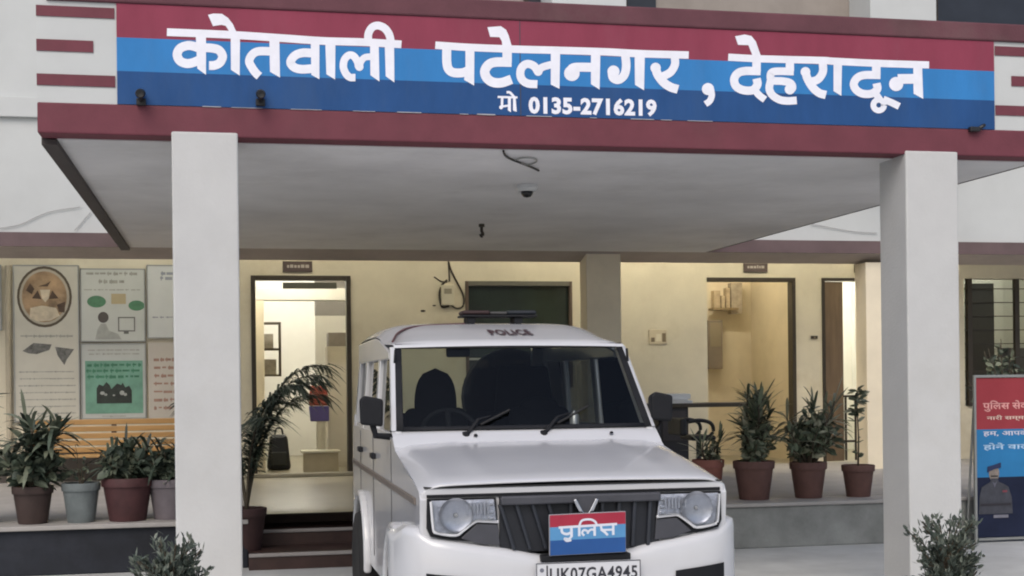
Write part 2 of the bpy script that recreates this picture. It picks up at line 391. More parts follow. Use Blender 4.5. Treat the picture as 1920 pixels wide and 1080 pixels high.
# pillars
MB().box(-.297,.122,V0-.012,9.5,0,ZS+.035).build('pillar', pillar_white, cn, bevel=.012)
MB().box(4.826,5.238,V0-.012,9.5,0,ZS+.03).build('pillar', pillar_white, cn, bevel=.012)

# hand-painted lettering: brush strokes on the fascia plane
class Letters:
    def __init__(s): s.mb = MB(); s.mb.open = True; s.k = 0
    def pt(s, x, y): 
        p = at(x, y, V0); return (p.x, V0-.004-s.k*.00003, p.z)
    def P(s, o, sc, pts):
        s.k += 1; s.mb.poly([s.pt(o[0]+x/sc, o[1]+y/sc) for x, y in pts][::-1])
    def S(s, o, sc, pts, wd):
        s.k += 1; L, Q = stroke([(o[0]+x/sc, o[1]+y/sc) for x, y in pts], wd/sc)
        s.mb.grid([[s.pt(p.x, p.y) for p in L], [s.pt(p.x, p.y) for p in Q]])
    def B(s, o, sc, c, r, hole=0):
        s.k += 1; n = 20
        s.mb.poly([s.pt(o[0]+(c[0]+r*math.cos(2*math.pi*i/n))/sc, o[1]+(c[1]+r*math.sin(2*math.pi*i/n))/sc) for i in range(n)])
    def done(s, name, parent, m=letter_white): return s.mb.build(name, m, parent)
one = (0,0)
L = Letters(); o, s = (300,20), 8.
L.S(one,1,[(313,60.5),(432,65.5),(525,71.5),(605,77),(686,79.5),(752.5,83.5)],14.5)
L.P(o,s,[(535,350),(690,350),(690,965),(560,870)])
L.S(o,s,[(580,560),(480,530),(400,528),(300,570),(258,660),(300,755),(400,795),(500,780),(590,740)],135)
L.S(o,s,[(650,560),(760,562),(880,592),(938,685),(900,780),(820,822),(735,825)],132)
L.P(o,s,[(1060,400),(1200,400),(1195,975),(1065,890)])
L.P(o,s,[(720,65),(800,45),(930,50),(1020,110),(1090,200),(1150,330),(1050,330),(1010,270),(985,230),(920,215),(795,235)])
L.P(o,s,[(1640,440),(1790,450),(1800,1005),(1650,920)])
L.S(o,s,[(1660,612),(1480,612),(1385,660),(1338,760),(1385,865),(1445,945),(1490,985)],126)
o = (530,30)
L.P(o,s,[(420,400),(550,400),(550,950),(430,885)])
L.S(o,s,[(440,558),(300,555),(185,595),(118,690),(170,770),(280,800),(440,792)],130)
L.P(o,s,[(640,425),(790,420),(785,955),(655,875)])
L.P(o,s,[(1310,440),(1440,450),(1450,985),(1315,890)])
L.S(o,s,[(1140,770),(1118,680),(1060,602),(990,592),(925,660),(910,770),(950,870),(1010,922),(1090,925)],112)
L.S(o,s,[(1150,770),(1172,690),(1230,625),(1330,612)],100); L.B(o,s,(1150,765),62)
L.P(o,s,[(1530,440),(1670,460),(1675,1000),(1545,905)])
L.S(o,s,[(1282,400),(1285,270),(1340,175),(1430,146),(1530,188),(1600,290),(1625,430)],118)
L.done('lettering', sb[0])
L = Letters(); o = (810,40)
L.S(one,1,[(816,85),(885,89.4),(976,92.8),(1041,94.5),(1135,97.5),(1202,101),(1291,103.5)],14)
L.S(o,s,[(220,400),(220,600),(245,715),(320,770),(460,772),(560,730)],135)
L.P(o,s,[(500,420),(635,430),(630,965),(480,880),(500,700)])
L.S(o,s,[(1125,440),(1125,620)],140)
L.S(o,s,[(1192,615),(950,615),(845,655),(790,750),(820,850),(910,915),(1040,922),(1190,872)],142)
L.P(o,s,[(830,90),(1030,75),(1110,130),(1150,220),(1190,360),(1200,430),(1060,430),(1045,300),(1010,240),(870,235)])
L.P(o,s,[(1780,450),(1920,450),(1910,1015),(1780,950)])
L.S(o,s,[(1590,760),(1530,675),(1430,640),(1348,690),(1322,790),(1352,880),(1440,935),(1578,945)],122)
L.S(o,s,[(1590,765),(1645,695),(1790,650)],112); L.B(o,s,(1590,755),66)
o, s = (1040,70), 7.385
L.P(o,s,[(500,240),(630,250),(620,725),(500,650)])
L.S(o,s,[(520,417),(270,420),(225,470),(240,520)],125); L.B(o,s,(236,500),108)
L.S(o,s,[(975,240),(988,400),(960,525),(880,590),(805,560),(790,470)],118); L.B(o,s,(812,475),84)
L.P(o,s,[(1105,260),(1245,270),(1235,735),(1110,660)])
L.S(o,s,[(1660,270),(1662,380),(1605,480),(1510,535),(1430,560)],112)
L.S(o,s,[(1395,410),(1420,510),(1500,620),(1600,690),(1705,722)],122); L.B(o,s,(1395,425),72)
L.done('lettering', sb[0])
L = Letters(); o, s = (1300,60), 7.2
L.B(o,s,(195,772),82); L.S(o,s,[(235,775),(245,860),(220,930),(160,975)],86)
L.S(one,1,[(1365,107.5),(1425,110.5),(1540,113.5),(1562,115),(1645,119),(1741.5,122)],13.5)
L.S(o,s,[(850,370),(850,540)],115)
L.S(o,s,[(905,530),(680,530),(585,570),(548,650),(580,740),(680,788),(800,785),(862,710),(850,630)],112)
L.S(o,s,[(800,750),(880,850),(965,915)],95)
L.P(o,s,[(560,60),(690,35),(780,55),(840,130),(910,330),(800,330),(740,180),(600,175)])
L.S(o,s,[(1300,390),(1300,530)],112)
L.S(o,s,[(1352,535),(1090,535),(1038,590),(1065,655),(1200,665),(1305,690),(1335,755),(1280,805)],104); L.B(o,s,(1300,775),70)
L.S(o,s,[(1045,640),(1022,760),(1060,850),(1160,915),(1270,932),(1392,925)],104)
o = (1520,80)
L.S(o,s,[(160,270),(160,400),(90,500),(-20,530),(-60,540)],110)
L.S(o,s,[(-75,385),(-50,480),(20,600),(110,680),(203,708)],112); L.B(o,s,(-74,396),66)
L.P(o,s,[(305,270),(420,270),(410,720),(305,655)])
L.S(o,s,[(882,290),(882,440)],115)
L.S(o,s,[(938,440),(720,440),(622,480),(578,560),(612,640),(700,690),(820,688),(895,630),(885,550)],108)
L.S(o,s,[(860,670),(930,770)],92)
L.S(o,s,[(915+72*math.cos(t*math.pi/6),845+72*math.sin(t*math.pi/6)) for t in range(13)],78)
L.S(o,s,[(975,765),(1090,812),(1192,862)],95)
L.P(o,s,[(1380,310),(1500,320),(1515,760),(1385,690)])
L.S(o,s,[(1395,490),(1170,492)],132); L.B(o,s,(1150,560),96)
L.done('lettering', sb[0])
L = Letters(); o, s = (920,160), 6.
L.S(o,s,[(78,132),(300,138)],24); L.S(o,s,[(128,140),(126,235)],28); L.B(o,s,(116,248),22)
L.S(o,s,[(120,240),(210,228)],24); L.P(o,s,[(192,140),(226,140),(226,304),(192,282)]); L.P(o,s,[(250,140),(280,140),(292,300),(250,285)])
L.S(o,s,[(178,80),(215,82),(262,132)],28)
L.done('lettering', sb[2])
a, b = at(991,214,V0), at(1231,219,V0)
text_mesh('phone_number', '0135-2716219', letter_white, sb[2], (a.x, V0-.004, a.z), (b-a), (0,0,1), width=(b-a).length, height=.121, bold=.045, lift=0, spacing=1.06)

# ------------------------------------------------------------------ small fittings on the canopy
def spot(px, py, label, flip=False):
    p = at(px, py, V0)
    t = thing('spot_camera', label, 'camera', (p.x, V0-.004, p.z), 0, 'small black cameras on the sign')
    MB().box(-.03,.03,-.03,.0,-.065,-.02).build('mount', black_plastic, t, bevel=.005)
    MB().tube([(0,-.02,-.04),(0,-.06,-.02),(0,-.075,0)],.010).build('arm', black_plastic, t)
    M = Matrix.Rotation(R(90+12), 4, 'X')
    MB().lathe([(.0,-.02),(.026,-.02),(.03,.0),(.03,.10),(.024,.11),(0,.105)], (0,-.04,.008), 18, M).build('housing', black_plastic, t, smooth=40)
    return t
spot(265,180,'small black bullet camera low at the left end of the blue sign')
spot(488,181,'small black bullet camera below the first sign word')
p = at(1826,243,V0)
t = thing('junction_box', 'small black box with cable at the lower right corner of the sign', 'junction box', (p.x,V0-.003,p.z))
MB().box(-.05,.03,-.04,0,-.02,.015).build('case', black_plastic, t, bevel=.006)
MB().tube([(.02,-.02,.0),(.05,-.03,.02),(.07,-.02,.03)],.013).build('cable_gland', black_plastic, t)
p = on_z(988,346,ZS)
t = thing('dome_camera', 'round white dome camera under the canopy soffit', 'camera', (p.x,p.y,ZS-.002))
MB().lathe([(0,-.001),(.085,-.001),(.088,-.03),(.07,-.055),(0,-.056)], n=28).build('base', mat('white_plastic',(.62,.63,.62),.4,.03), t, smooth=40)
MB().lathe([(.05,-.055),(.048,-.075),(.03,-.098),(0,-.105)], n=24).build('lens_dome', mat('dome_dark',(.012,.012,.013),.1), t, smooth=True)
q = [on_z(x,y,ZS-.012) for x, y in ((944,283),(946,290),(955,297),(972,304),(995,313),(1010,320))]
tag(MB().tube(catmull(q,4),.008,6).build('loose_cable', black_plastic), 'thin black cable running under the soffit to the dome camera', 'cable')
q = [on_z(x,y,ZS-.012) for x, y in ((966,300),(980,296),(1000,297),(1006,303),(990,309),(975,305))]
tag(MB().tube(catmull(q,4),.006,6).build('loose_cable', metal_grey), 'grey loop of slack cable beside the dome camera', 'cable')
p = on_z(903,420,ZS)
t = thing('ceiling_hook', 'dark fan hook hanging from the rear of the canopy soffit', 'hook', (p.x,p.y,ZS))
MB().tube([(0,0,0),(0,0,-.03)],.03,10).build('plate', frame_brown, t)
MB().tube(catmull([(0,0,-.02),(0,0,-.07),(.012,0,-.10),(0,0,-.125),(-.014,0,-.10)],4),.016,8).build('hook', frame_brown, t)
for pts, lb in (([(0,428),(40,420),(90,398),(150,388)],'thin cable sagging across the white wall left of the canopy'),
                ([(140,432),(170,398)],'short thin cable climbing the white wall by the canopy corner'),
                ([(1520,420),(1600,434),(1644,437)],'thin cable sagging across the white wall right of the canopy')):
    q = [at(x,y,16.54) for x, y in pts]
    tag(MB().tube(catmull(q,5),.0045,5).build('wall_cable', mat('cable_grey',(.36,.36,.36),.7)), lb, 'cable')

# ------------------------------------------------------------------ lamps of the lit veranda and rooms
def tube_lamp(loc, ln, power, col, label, rz=0, ax='x'):
    t = thing('tube_lamp', label, 'lamp', loc, rz, 'tube lamps lighting the veranda and rooms')
    MB().box(-ln/2,ln/2,-.03,.03,.03,.07).build('batten', mat('batten_white',(.7,.7,.7),.5), t)
    e = mat('lamp_glow_%d' % int(power*10), (1,1,1), .5, emit=(col, power))
    MB().tube([(-ln/2+.03,0,0),(ln/2-.03,0,0)],.022,10).build('tube', e, t)
WARM = (1.0,.90,.70); NEU = (1.0,.96,.86)
for u, pw_, col, lb in ((-2.3,17,NEU,'above the leftmost notice boards'),(-.7,17,NEU,'above the notice boards by the left pillar'),(1.0,21,WARM,'by the left doorway'),
                        (2.6,12,WARM,'between the left doorway and the dark window'),(4.1,20,WARM,'by the dark window'),(5.7,42,WARM,'between column and right doorway'),(7.4,30,WARM,'by the right doorway'),(9.2,26,WARM,'by the brown door')):
    tube_lamp((u,17.02,3.85),1.3,pw_,col,'lit tube lamp on the veranda ceiling '+lb)
tube_lamp((1.1,21.6,3.6),1.2,190,NEU,'lit tube lamp in the room behind the left doorway')
tube_lamp((.9,18.75,3.6),1.2,95,NEU,'lit tube lamp just inside the left doorway')
tube_lamp((7.0,19.2,3.7),1.2,88,WARM,'lit tube lamp in the beige room behind the right doorway')
tube_lamp((9.3,20.0,3.7),1.2,190,NEU,'lit tube lamp in the bright room behind the brown door')
tube_lamp((12.0,20.2,3.6),1.2,75,NEU,'lit tube lamp in the room behind the grilled window')

# ------------------------------------------------------------------ back wall fittings
def plaque(u0, u1, z0, z1, label):
    t = thing('name_plaque', label, 'sign', ((u0+u1)/2,VW-.02,z0))
    h = (u1-u0)/2
    MB().box(-h,h,-.015,.018,0,z1-z0).build('plate', mat('plaque_brown',(.075,.05,.045),.5,.1,6), t, bevel=.003)
    b = MB(); x = -h*.72
    rnd = random.Random(int(u0*100))
    while x < h*.68:
        ww = rnd.uniform(.02,.05); b.box(x,x+ww,-.018,-.0145,(z1-z0)*.38,(z1-z0)*rnd.uniform(.58,.68)); x += ww+.012
    b.build('worn_lettering', mat('plaque_letter',(.42,.38,.34),.6), t)
plaque(.80,1.18,3.10,3.24,'small dark plaque above the left doorway')
plaque(7.17,7.52,3.13,3.27,'small dark plaque above the right doorway')
t = thing('wall_box', 'small dark box on the wall above the brown door', 'box', (8.93,VW-.0,3.13))
MB().box(-.09,.09,-.08,.0,0,.12).build('case', frame_brown, t, bevel=.006)
MB().box(-.06,.06,-.086,-.079,.03,.09).build('cover', mat('box_cover',(.12,.08,.07),.5), t)
p = at(838,556,VW)
t = thing('meter_box', 'white electrical box with black cables beside the dark window', 'electrical box', (p.x,VW,p.z-.12))
MB().box(-.085,.085,-.09,0,0,.27).build('case', mat('meter_white',(.62,.58,.45),.5,.05), t, bevel=.008)
MB().box(-.05,.05,-.098,-.089,.15,.22).build('window', mat('meter_glass',(.3,.27,.2),.3), t)
def wall_tube(pts, r, v=VW-.012): return MB().tube(catmull([Vector((at(x,y,v).x-p.x, at(x,y,v).y-VW, at(x,y,v).z-(p.z-.12))) for x, y in pts],5), r, 6)
wall_tube([(841,490),(845,505),(852,520),(860,535),(868,552),(870,566),(866,576),(855,578),(846,572)],.013).build('cable', frame_brown, t)
wall_tube([(838,525),(828,536),(824,552),(826,568),(830,576),(842,574)],.015).build('cable', frame_brown, t)
wall_tube([(841,492),(843,528)],.011).build('cable', frame_brown, t)
wall_tube([(814,519),(826,527),(838,529)],.009).build('cable', frame_brown, t)
for (x, y, sx, sz, lb) in ((793,583,.07,.02,'dark chip in the cream wall above the vehicle roof'),(814,573,.05,.022,'small dark hole in the cream wall below the electrical box')):
    q = at(x,y,VW)
    tag(MB().lathe([(0,-.004),(sx/2,-.004),(sx/2,.004),(0,.004)],(q.x,VW-.004,q.z),10,Matrix.Scale(.4,4,(0,0,1))@Matrix.Rotation(R(90),4,'X')).build('wall_chip', frame_brown), lb, 'wall chip')
for (x, y, lb) in ((1233,633,'switch plate on the cream wall between window and right doorway'),):
    q = at(x,y,VW); t = thing('switch_plate', lb, 'switch', (q.x,VW,q.z))
    MB().box(-.13,.13,-.02,0,-.09,.11).build('plate', mat('switch_cream',(.62,.54,.38),.45), t, bevel=.005)
    MB().box(-.10,-.05,-.026,-.019,-.06,.0).box(.06,.11,-.026,-.019,-.06,.06).each('switch', mat('switch_dark',(.22,.17,.10),.5), t)
    MB().box(-.03,.04,-.026,-.019,-.05,.05).build('switch', mat('switch_light',(.72,.66,.5),.5), t)
q = at(1526,633,VW); t = thing('door_bell', 'tiny dark bell push on the wall between the two right doors', 'bell', (q.x,VW,q.z))
MB().box(-.05,.05,-.025,0,-.02,.025).build('case', frame_brown, t, bevel=.004); MB().box(-.012,.012,-.032,-.024,-.008,.012).build('button', mat('switch_dark',(.2,.15,.1)), t)

# notice boards on the left wall
def lines(b, x0, x1, z0, z1, n, y, rnd, th=.012, gap=True):
    for i in range(n):
        z = z1-(z1-z0)*(i+.5)/n; x = x0+rnd.uniform(0,.02)
        while x < x1-.02:
            ww = min(rnd.uniform(.03,.11), x1-x); hh = th*rnd.uniform(.55,1.05)
            b.box(x,x+ww,y-.002,y,z+th*.42-hh,z+th*.42); 
            if rnd.random() < .6: b.box(x+ww*.2,x+ww*.2+.012,y-.0021,y,z-th*.75,z+th*.75)
            x += ww+(rnd.uniform(.01,.025) if gap else .004)
def board(u0, u1, z0, z1, label, m=paper, fr=True, frame_m=None):
    t = thing('notice_board', label, 'notice board', ((u0+u1)/2, VW-.03, z0), 0, 'notice boards on the left veranda wall')
    h = (u1-u0)/2; H = z1-z0
    MB().box(-h+.012,h-.012,-.012,.025,.012,H-.012).build('panel', m, t)
    if fr: MB().box(-h,-h+.014,-.02,.028,0,H).box(h-.014,h,-.02,.028,0,H).box(-h+.014,h-.014,-.02,.028,0,.014).box(-h+.014,h-.014,-.02,.028,H-.014,H).build('frame', frame_m or metal_grey, t)
    return t, h, H
def disc(b, cx, cz, rx, rz, y, n=28):
    b.add([(cx+rx*math.cos(2*math.pi*k/n), y-.001, cz+rz*math.sin(2*math.pi*k/n)) for k in range(n)]+[(cx+rx*math.cos(2*math.pi*k/n), y+.003, cz+rz*math.sin(2*math.pi*k/n)) for k in range(n)],
          [tuple(range(n-1,-1,-1))]+[(k,(k+1) % n,n+(k+1) % n,n+k) for k in range(n)])
def text_block(b, m, t):            # few lines: one object per line; many: one block of print
    rows_ = {}
    for k in b.islands():
        zc_ = sum(v[2] for v in k.v)/len(k.v); key = next((q for q in rows_ if abs(q-zc_) < .03), zc_); rows_.setdefault(key, []).append(k)
    if len(rows_) > 4: b.build('text_lines', m, t); return
    for ks in rows_.values():
        if len(ks) < 7:
            for k in ks: k.build('text_line', m, t)
            continue
        g_ = MB()
        for k in ks: g_.add(k.v, k.f)
        g_.build('text_line', m, t)
rnd = random.Random(3)
t, h, H = board(-3.4,-2.68,2.35,3.17,'white board of dark text lines at the extreme left edge', paper)
b = MB(); lines(b,-h+.1,h-.06,.06,H-.06,9,-.012,rnd,.03); text_block(b, ink, t)
t, h, H = board(-2.54,-1.75,1.2,3.17,'tall cream board with a round brown picture and text below', mat('board_cream',(.56,.54,.46),.5,.06,3))
b = MB(); disc(b,-.02,H-.40,.33,.385,-.0125); b.build('picture_rim', mat('picture_rim',(.085,.065,.04),.5), t)
b = MB(); disc(b,-.02,H-.40,.30,.352,-.0165); b.build('picture_mat', mat('picture_mat',(.42,.38,.30),.5), t)
b = MB(); disc(b,-.02,H-.40,.27,.32,-.0205); b.build('picture', mat('brown_picture',(.33,.22,.125),.5,.5,5,stain=.6,stain_col=(.50,.40,.27)), t)
pd = mat('picture_dark',(.075,.045,.026),.5,.4,14); pl_ = mat('picture_light',(.58,.50,.37),.5,.25,10); cz = H-.40
MB().xz([(-.17,cz-.02),(-.10,cz+.08),(-.055,cz-.03)],-.0235,-.0203).xz([(.03,cz-.03),(.075,cz+.08),(.15,cz-.02)],-.0235,-.0203).each('picture_shape',pd,t)
MB().xz([(-.075,cz+.09),(.05,cz+.09),(.03,cz-.02),(-.01,cz-.07),(-.05,cz-.02)],-.0245,-.0203).build('picture_shape',pl_,t)
MB().xz([(-.20,cz-.27),(-.19,cz-.14),(-.05,cz-.11),(.12,cz-.14),(.16,cz-.24),(.05,cz-.30),(-.1,cz-.31)],-.0235,-.0203).build('picture_shape',pl_,t)
MB().xz([(-.24,cz+.08),(-.19,cz+.17),(-.14,cz+.10),(-.17,cz+.03)],-.0235,-.0203).xz([(-.10,cz+.13),(.0,cz+.16),(.06,cz+.20),(.02,cz+.13)],-.0235,-.0203).xz([(.13,cz-.10),(.23,cz-.06),(.22,cz-.20),(.15,cz-.19)],-.0235,-.0203).each('picture_shape',pd,t)
b = MB(); lines(b,-h+.08,h-.08,H-.93,H-.86,1,-.012,rnd,.025,False); lines(b,-h+.05,h-.05,.06,H-1.30,7,-.012,rnd,.014,False); text_block(b, ink_soft, t)
b = MB(); b.xz([(-.29,H-1.08),(-.16,H-.98),(.06,H-1.0),(.03,H-1.07),(-.12,H-1.12),(-.22,H-1.11)],-.015,-.011).xz([(.10,H-1.03),(.33,H-1.06),(.24,H-1.19),(.21,H-1.26),(.13,H-1.14)],-.015,-.011); b.build('drawing', mat('drawing_grey',(.13,.13,.12),.6,.6,20), t)
t, h, H = board(-1.735,-.94,2.2,3.13,'pale board with green bubbles and a drawing of a person at a computer', mat('board_pale',(.56,.58,.54),.5,.04,3))
b = MB(); disc(b,-.20,H-.42,.115,.075,-.0125); disc(b,.29,H-.47,.10,.065,-.0125); b.each('speech_bubble', mat('bubble_green',(.085,.22,.12),.5,.15,20), t)
MB().box(-.02,.16,-.016,-.012,H-.45,H-.32).build('picture', mat('tan_patch',(.48,.40,.24),.5), t)
b = MB(); lines(b,-h+.06,h-.08,H-.10,H-.03,1,-.012,rnd,.035); lines(b,-.18,.14,H-.20,H-.13,1,-.012,rnd,.04); lines(b,-h+.04,h-.06,H-.29,H-.25,1,-.012,rnd,.012); text_block(b, ink_soft, t)
b = MB(); disc(b,-.12,H-.62,.065,.07,-.0125); b.build('drawing', mat('drawing_head',(.09,.08,.075),.6), t)
MB().xz([(-.22,.03),(-.19,.16),(-.15,.23),(-.09,.23),(-.05,.14),(.06,.10),(.10,.03)],-.015,-.011).build('drawing', mat('drawing_body',(.38,.39,.36),.6,.15,12), t)
MB().box(.06,.27,-.015,-.011,.13,.145).box(.06,.075,-.015,-.011,.145,.30).box(.255,.27,-.015,-.011,.145,.30).box(.06,.27,-.015,-.011,.30,.315).box(.13,.19,-.015,-.011,.10,.13).build('drawing', ink, t)
t, h, H = board(-1.735,-.94,1.22,2.18,'board with green panel and dark vehicle picture under the cartoon board', mat('board_grey',(.50,.52,.49),.5,.05,3))
MB().box(-h+.05,h-.04,-.016,-.012,.07,H-.22).build('picture', mat('green_panel',(.16,.34,.25),.5,.22,4,stain=.5,stain_col=(.20,.33,.36)), t)
b = MB(); lines(b,-h+.06,h-.06,H-.46,H-.24,3,-.0165,rnd,.035); text_block(b, mat('green_ink',(.05,.19,.11),.5,.3,20), t)
MB().xz([(-.21,.20),(-.21,.39),(-.18,.44),(-.13,.42),(-.09,.47),(-.05,.43),(-.03,.38),(.0,.41),(.04,.45),(.09,.43),(.11,.46),(.14,.40),(.19,.42),(.22,.36),(.22,.20)],-.021,-.017).build('picture', mat('black_photo',(.02,.028,.022),.4,.5,15), t)
for px_, pz_, rx_, rz_ in ((-.14,.33,.03,.022),(-.10,.31,.02,.016),(.10,.33,.03,.03),(.14,.31,.022,.02),(.0,.30,.016,.012)):
    b = MB(); disc(b,px_,pz_,rx_,rz_,-.0225,9); b.build('picture_spot', mat('photo_spot',(.34,.36,.33),.5,.3,30), t)
b = MB(); lines(b,-h+.08,h-.08,H-.16,H-.06,2,-.012,rnd,.014); lines(b,-.15,.15,.02,.05,1,-.012,rnd,.014,False); text_block(b, ink_soft, t)
t, h, H = board(-.92,-.12,2.24,3.18,'white board with faint grey text directly beside the white pillar', mat('board_white',(.62,.64,.62),.5,.04,3))
b = MB(); lines(b,-h+.16,h-.1,H-.20,H-.08,2,-.012,rnd,.04); lines(b,-h+.06,h-.1,H-.70,H-.64,1,-.012,rnd,.016); text_block(b, mat('blue_grey_ink',(.30,.32,.36),.6), t)
t, h, H = board(-.92,-.12,1.18,2.2,'cream board with reddish text lines below the white board', mat('board_beige',(.54,.50,.44),.5,.05,3), fr=False)
b = MB(); lines(b,-h+.07,h-.08,.12,H-.18,7,-.012,rnd,.035); text_block(b, mat('red_ink',(.36,.22,.17),.6,.2,20), t)
tag(MB().tube([(-2.6,VW-.06,ZF),(-2.6,VW-.06,3.16)],.035,10).build('wall_pipe', mat('pipe_cream',(.45,.40,.30),.6,.1)), 'cream pipe standing against the wall left of the boards', 'pipe')

# bench of yellow slats
t = thing('slatted_bench', 'yellow wooden bench with slatted back under the notice boards', 'bench', (-1.3,17.2,ZF))
for k in range(5):
    MB().box(-1.0,1.0,.30+.02*k,.335+.02*k,.40+k*.084,.465+k*.084).build('back_slat', bench_wood, t, bevel=.008)
for k in range(4): MB().box(-1.0,1.0,-.2+k*.12,-.1+k*.12,.36,.385).build('seat_slat', bench_wood, t, bevel=.006)
for x in (-.9,0,.9):
    MB().box(x-.03,x+.03,-.18,-.13,0,.36).box(x-.03,x+.03,.25,.30,0,.36).box(x-.03,x+.03,-.18,.30,.30,.36).prism([(x-.03,.30,.3),(x+.03,.30,.3),(x+.03,.345,.3),(x-.03,.345,.3)],[(x-.03,.40,.80),(x+.03,.40,.80),(x+.03,.435,.80),(x-.03,.435,.80)]).build('bench_frame', frame_brown, t)

# things inside room 1
q = at(635,650,20.1)
t = thing('steel_cupboard', 'tall grey cupboard inside the left doorway', 'cupboard', (q.x-.03,20.1,ZF))
MB().box(-.15,.30,-.2,.3,0,q.z-ZF).build('cabinet', mat('cupboard_beige',(.55,.51,.43),.5,.08,2), t, bevel=.008)
MB().box(-.11,.22,-.208,-.198,.08,q.z-ZF-.08).build('door', mat('cupboard_door',(.58,.54,.45),.5,.06,2), t)
tag(MB().box(q.x-.16,q.x+.2,19.95,20.3,q.z+.003,q.z+.2).build('carton', mat('carton_mauve',(.30,.27,.25),.7,.15,4), bevel=.01), 'dull grey carton on top of the tall cupboard', 'box')
t = thing('wall_shelf', 'narrow brown shelf with folders at the left inside the doorway', 'shelf', (at(505,700,20.4).x,20.4,at(505,706,20.4).z))
MB().box(-.14,.16,-.12,.12,0,.03).box(-.14,.16,-.12,.12,.38,.41).box(-.14,.16,-.12,.12,.76,.79).box(.14,.17,-.12,.12,0,.79).build('boards', mat('shelf_brown',(.10,.08,.055),.6), t)
MB().box(-.10,.10,-.08,.06,.03,.25).box(-.08,.06,-.08,.06,.41,.62).build('folders', mat('folder_grey',(.33,.30,.25),.6,.3,9), t)
t = thing('rucksack', 'black bag on the floor inside the left doorway', 'bag', (at(522,800,19.6).x,19.6,ZF))
MB().prism([(-.17,-.12,0),(.17,-.12,0),(.17,.12,0),(-.17,.12,0)],[(-.12,-.08,.50),(.12,-.08,.50),(.12,.08,.50),(-.12,.08,.50)]).build('bag_body', black_plastic, t, bevel=.06, seg=4)
MB().box(-.11,.11,-.15,-.10,.06,.26).build('front_pocket', mat('bag_grey',(.03,.033,.03),.7), t, bevel=.02)
MB().tube(catmull([(-.05,0,.50),(-.03,0,.58),(.04,0,.58),(.06,0,.50)],4),.015,6).build('handle', black_plastic, t)
t = thing('wooden_box', 'pale wooden box on the floor behind the left doorway', 'box', (at(600,860,18.9).x,18.9,ZF))
MB().box(-.22,.24,-.15,.15,0,.27).build('case', mat('box_wood',(.40,.34,.22),.6,.12,3), t, bevel=.006)
MB().box(-.25,.27,-.18,.18,.27,.30).build('lid', mat('box_lid',(.58,.55,.42),.5), t, bevel=.006)
t = thing('hanging_bag', 'red and blue bag hanging inside the left doorway', 'bag', (at(597,790,19.5).x,19.5,at(597,790,19.5).z))
MB().prism([(-.13,-.04,.22),(.15,-.04,.22),(.15,.05,.22),(-.13,.05,.22)],[(-.11,-.03,.50),(.12,-.03,.50),(.12,.04,.50),(-.11,.04,.50)]).build('upper_half', mat('bag_red',(.34,.075,.05),.6,.15,6), t, bevel=.02)
MB().prism([(-.11,-.04,.0),(.15,-.04,.0),(.15,.05,.0),(-.11,.05,.0)],[(-.13,-.04,.215),(.15,-.04,.215),(.15,.05,.215),(-.13,.05,.215)]).build('lower_half', mat('bag_blue',(.075,.06,.20),.6,.15,6), t, bevel=.015)
MB().tube([(-.05,0,.49),(0,0,.62),(.06,0,.49)],.010,6).build('strap', black_plastic, t)
# room 2 things, on its back wall
VB = 20.38
q = at(1358,582,VB)
t = thing('wall_shelf', 'small cluttered shelf on the wall inside the right doorway', 'shelf', (q.x,VB,q.z))
MB().box(-.26,.16,-.2,0,0,.03).build('board', mat('shelf_brown2',(.24,.18,.10),.6), t)
MB().box(-.22,-.12,-.15,-.02,.03,.30).box(-.10,-.04,-.15,-.02,.03,.22).box(-.02,.04,-.15,-.02,.03,.34).each('folder', mat('folder_beige',(.42,.34,.23),.6,.3,9), t)
MB().box(.06,.24,-.15,0,-.06,.42).build('box_file', mat('meter_grey',(.36,.31,.24),.5,.3,9), t)
q = at(1341,692,VB)
t = thing('wall_cabinet', 'tall narrow grey cabinet on the wall inside the right doorway', 'cabinet', (q.x,VB,q.z))
MB().box(-.14,.09,-.1,0,0,.76).build('case', mat('cabinet_taupe',(.20,.165,.13),.5,.12,3), t, bevel=.006)
MB().box(-.11,.06,-.108,-.099,.35,.72).build('door', mat('cabinet_door',(.25,.215,.15),.4), t)

# desk, papers and chair on the veranda
dk0 = at(1252,757,16.2); dk1 = at(1432,757,16.2)
t = thing('desk', 'dark desk behind the right side of the vehicle', 'desk', (dk0.x,16.2,ZF))
zt = dk0.z-ZF; wd = dk1.x-dk0.x
MB().box(-.3,wd,0,.6,zt-.05,zt).build('desk_top', mat('desk_dark',(.045,.034,.02),.4,.15,4), t, bevel=.006)
MB().box(-.1,.28,.04,.56,0,zt-.05).build('drawer_unit', mat('desk_black',(.03,.028,.03),.5), t, bevel=.006)
MB().box(-.06,.24,.028,.041,.45,zt-.09).build('drawer', mat('desk_drawer',(.05,.042,.042),.45), t, bevel=.004)
MB().box(wd-.05,wd-.01,.04,.08,0,zt-.05).box(wd-.05,wd-.01,.52,.56,0,zt-.05).each('leg', frame_brown, t)
t = thing('paper_stack', 'stack of white papers lying on the dark desk', 'papers', (dk0.x+.14,16.42,dk0.z))
MB().box(-.2,.22,-.12,.14,0,.035).box(-.22,.16,-.13,.12,.035,.055).box(-.16,.2,-.1,.14,.055,.12).build('sheets', mat('paper_white',(.82,.82,.80),.6,.05), t, bevel=.003)
p = at(1310,825,15.2)
t = thing('office_chair', 'black chair with curved armrest between vehicle and potted plants', 'chair', (p.x,15.2,ZF))
hz = p.z-ZF
MB().box(-.16,.14,-.22,.22,hz-.0,hz+.06).build('seat', black_plastic, t, bevel=.03, seg=3)
for y in (-.22,.22):
    MB().tube(catmull([(-.2,y,hz+.22),(-.06,y,hz+.235),(.07,y,hz+.20),(.10,y,hz+.11),(.03,y,hz+.02)],5),.022,8).build('armrest', black_plastic, t)
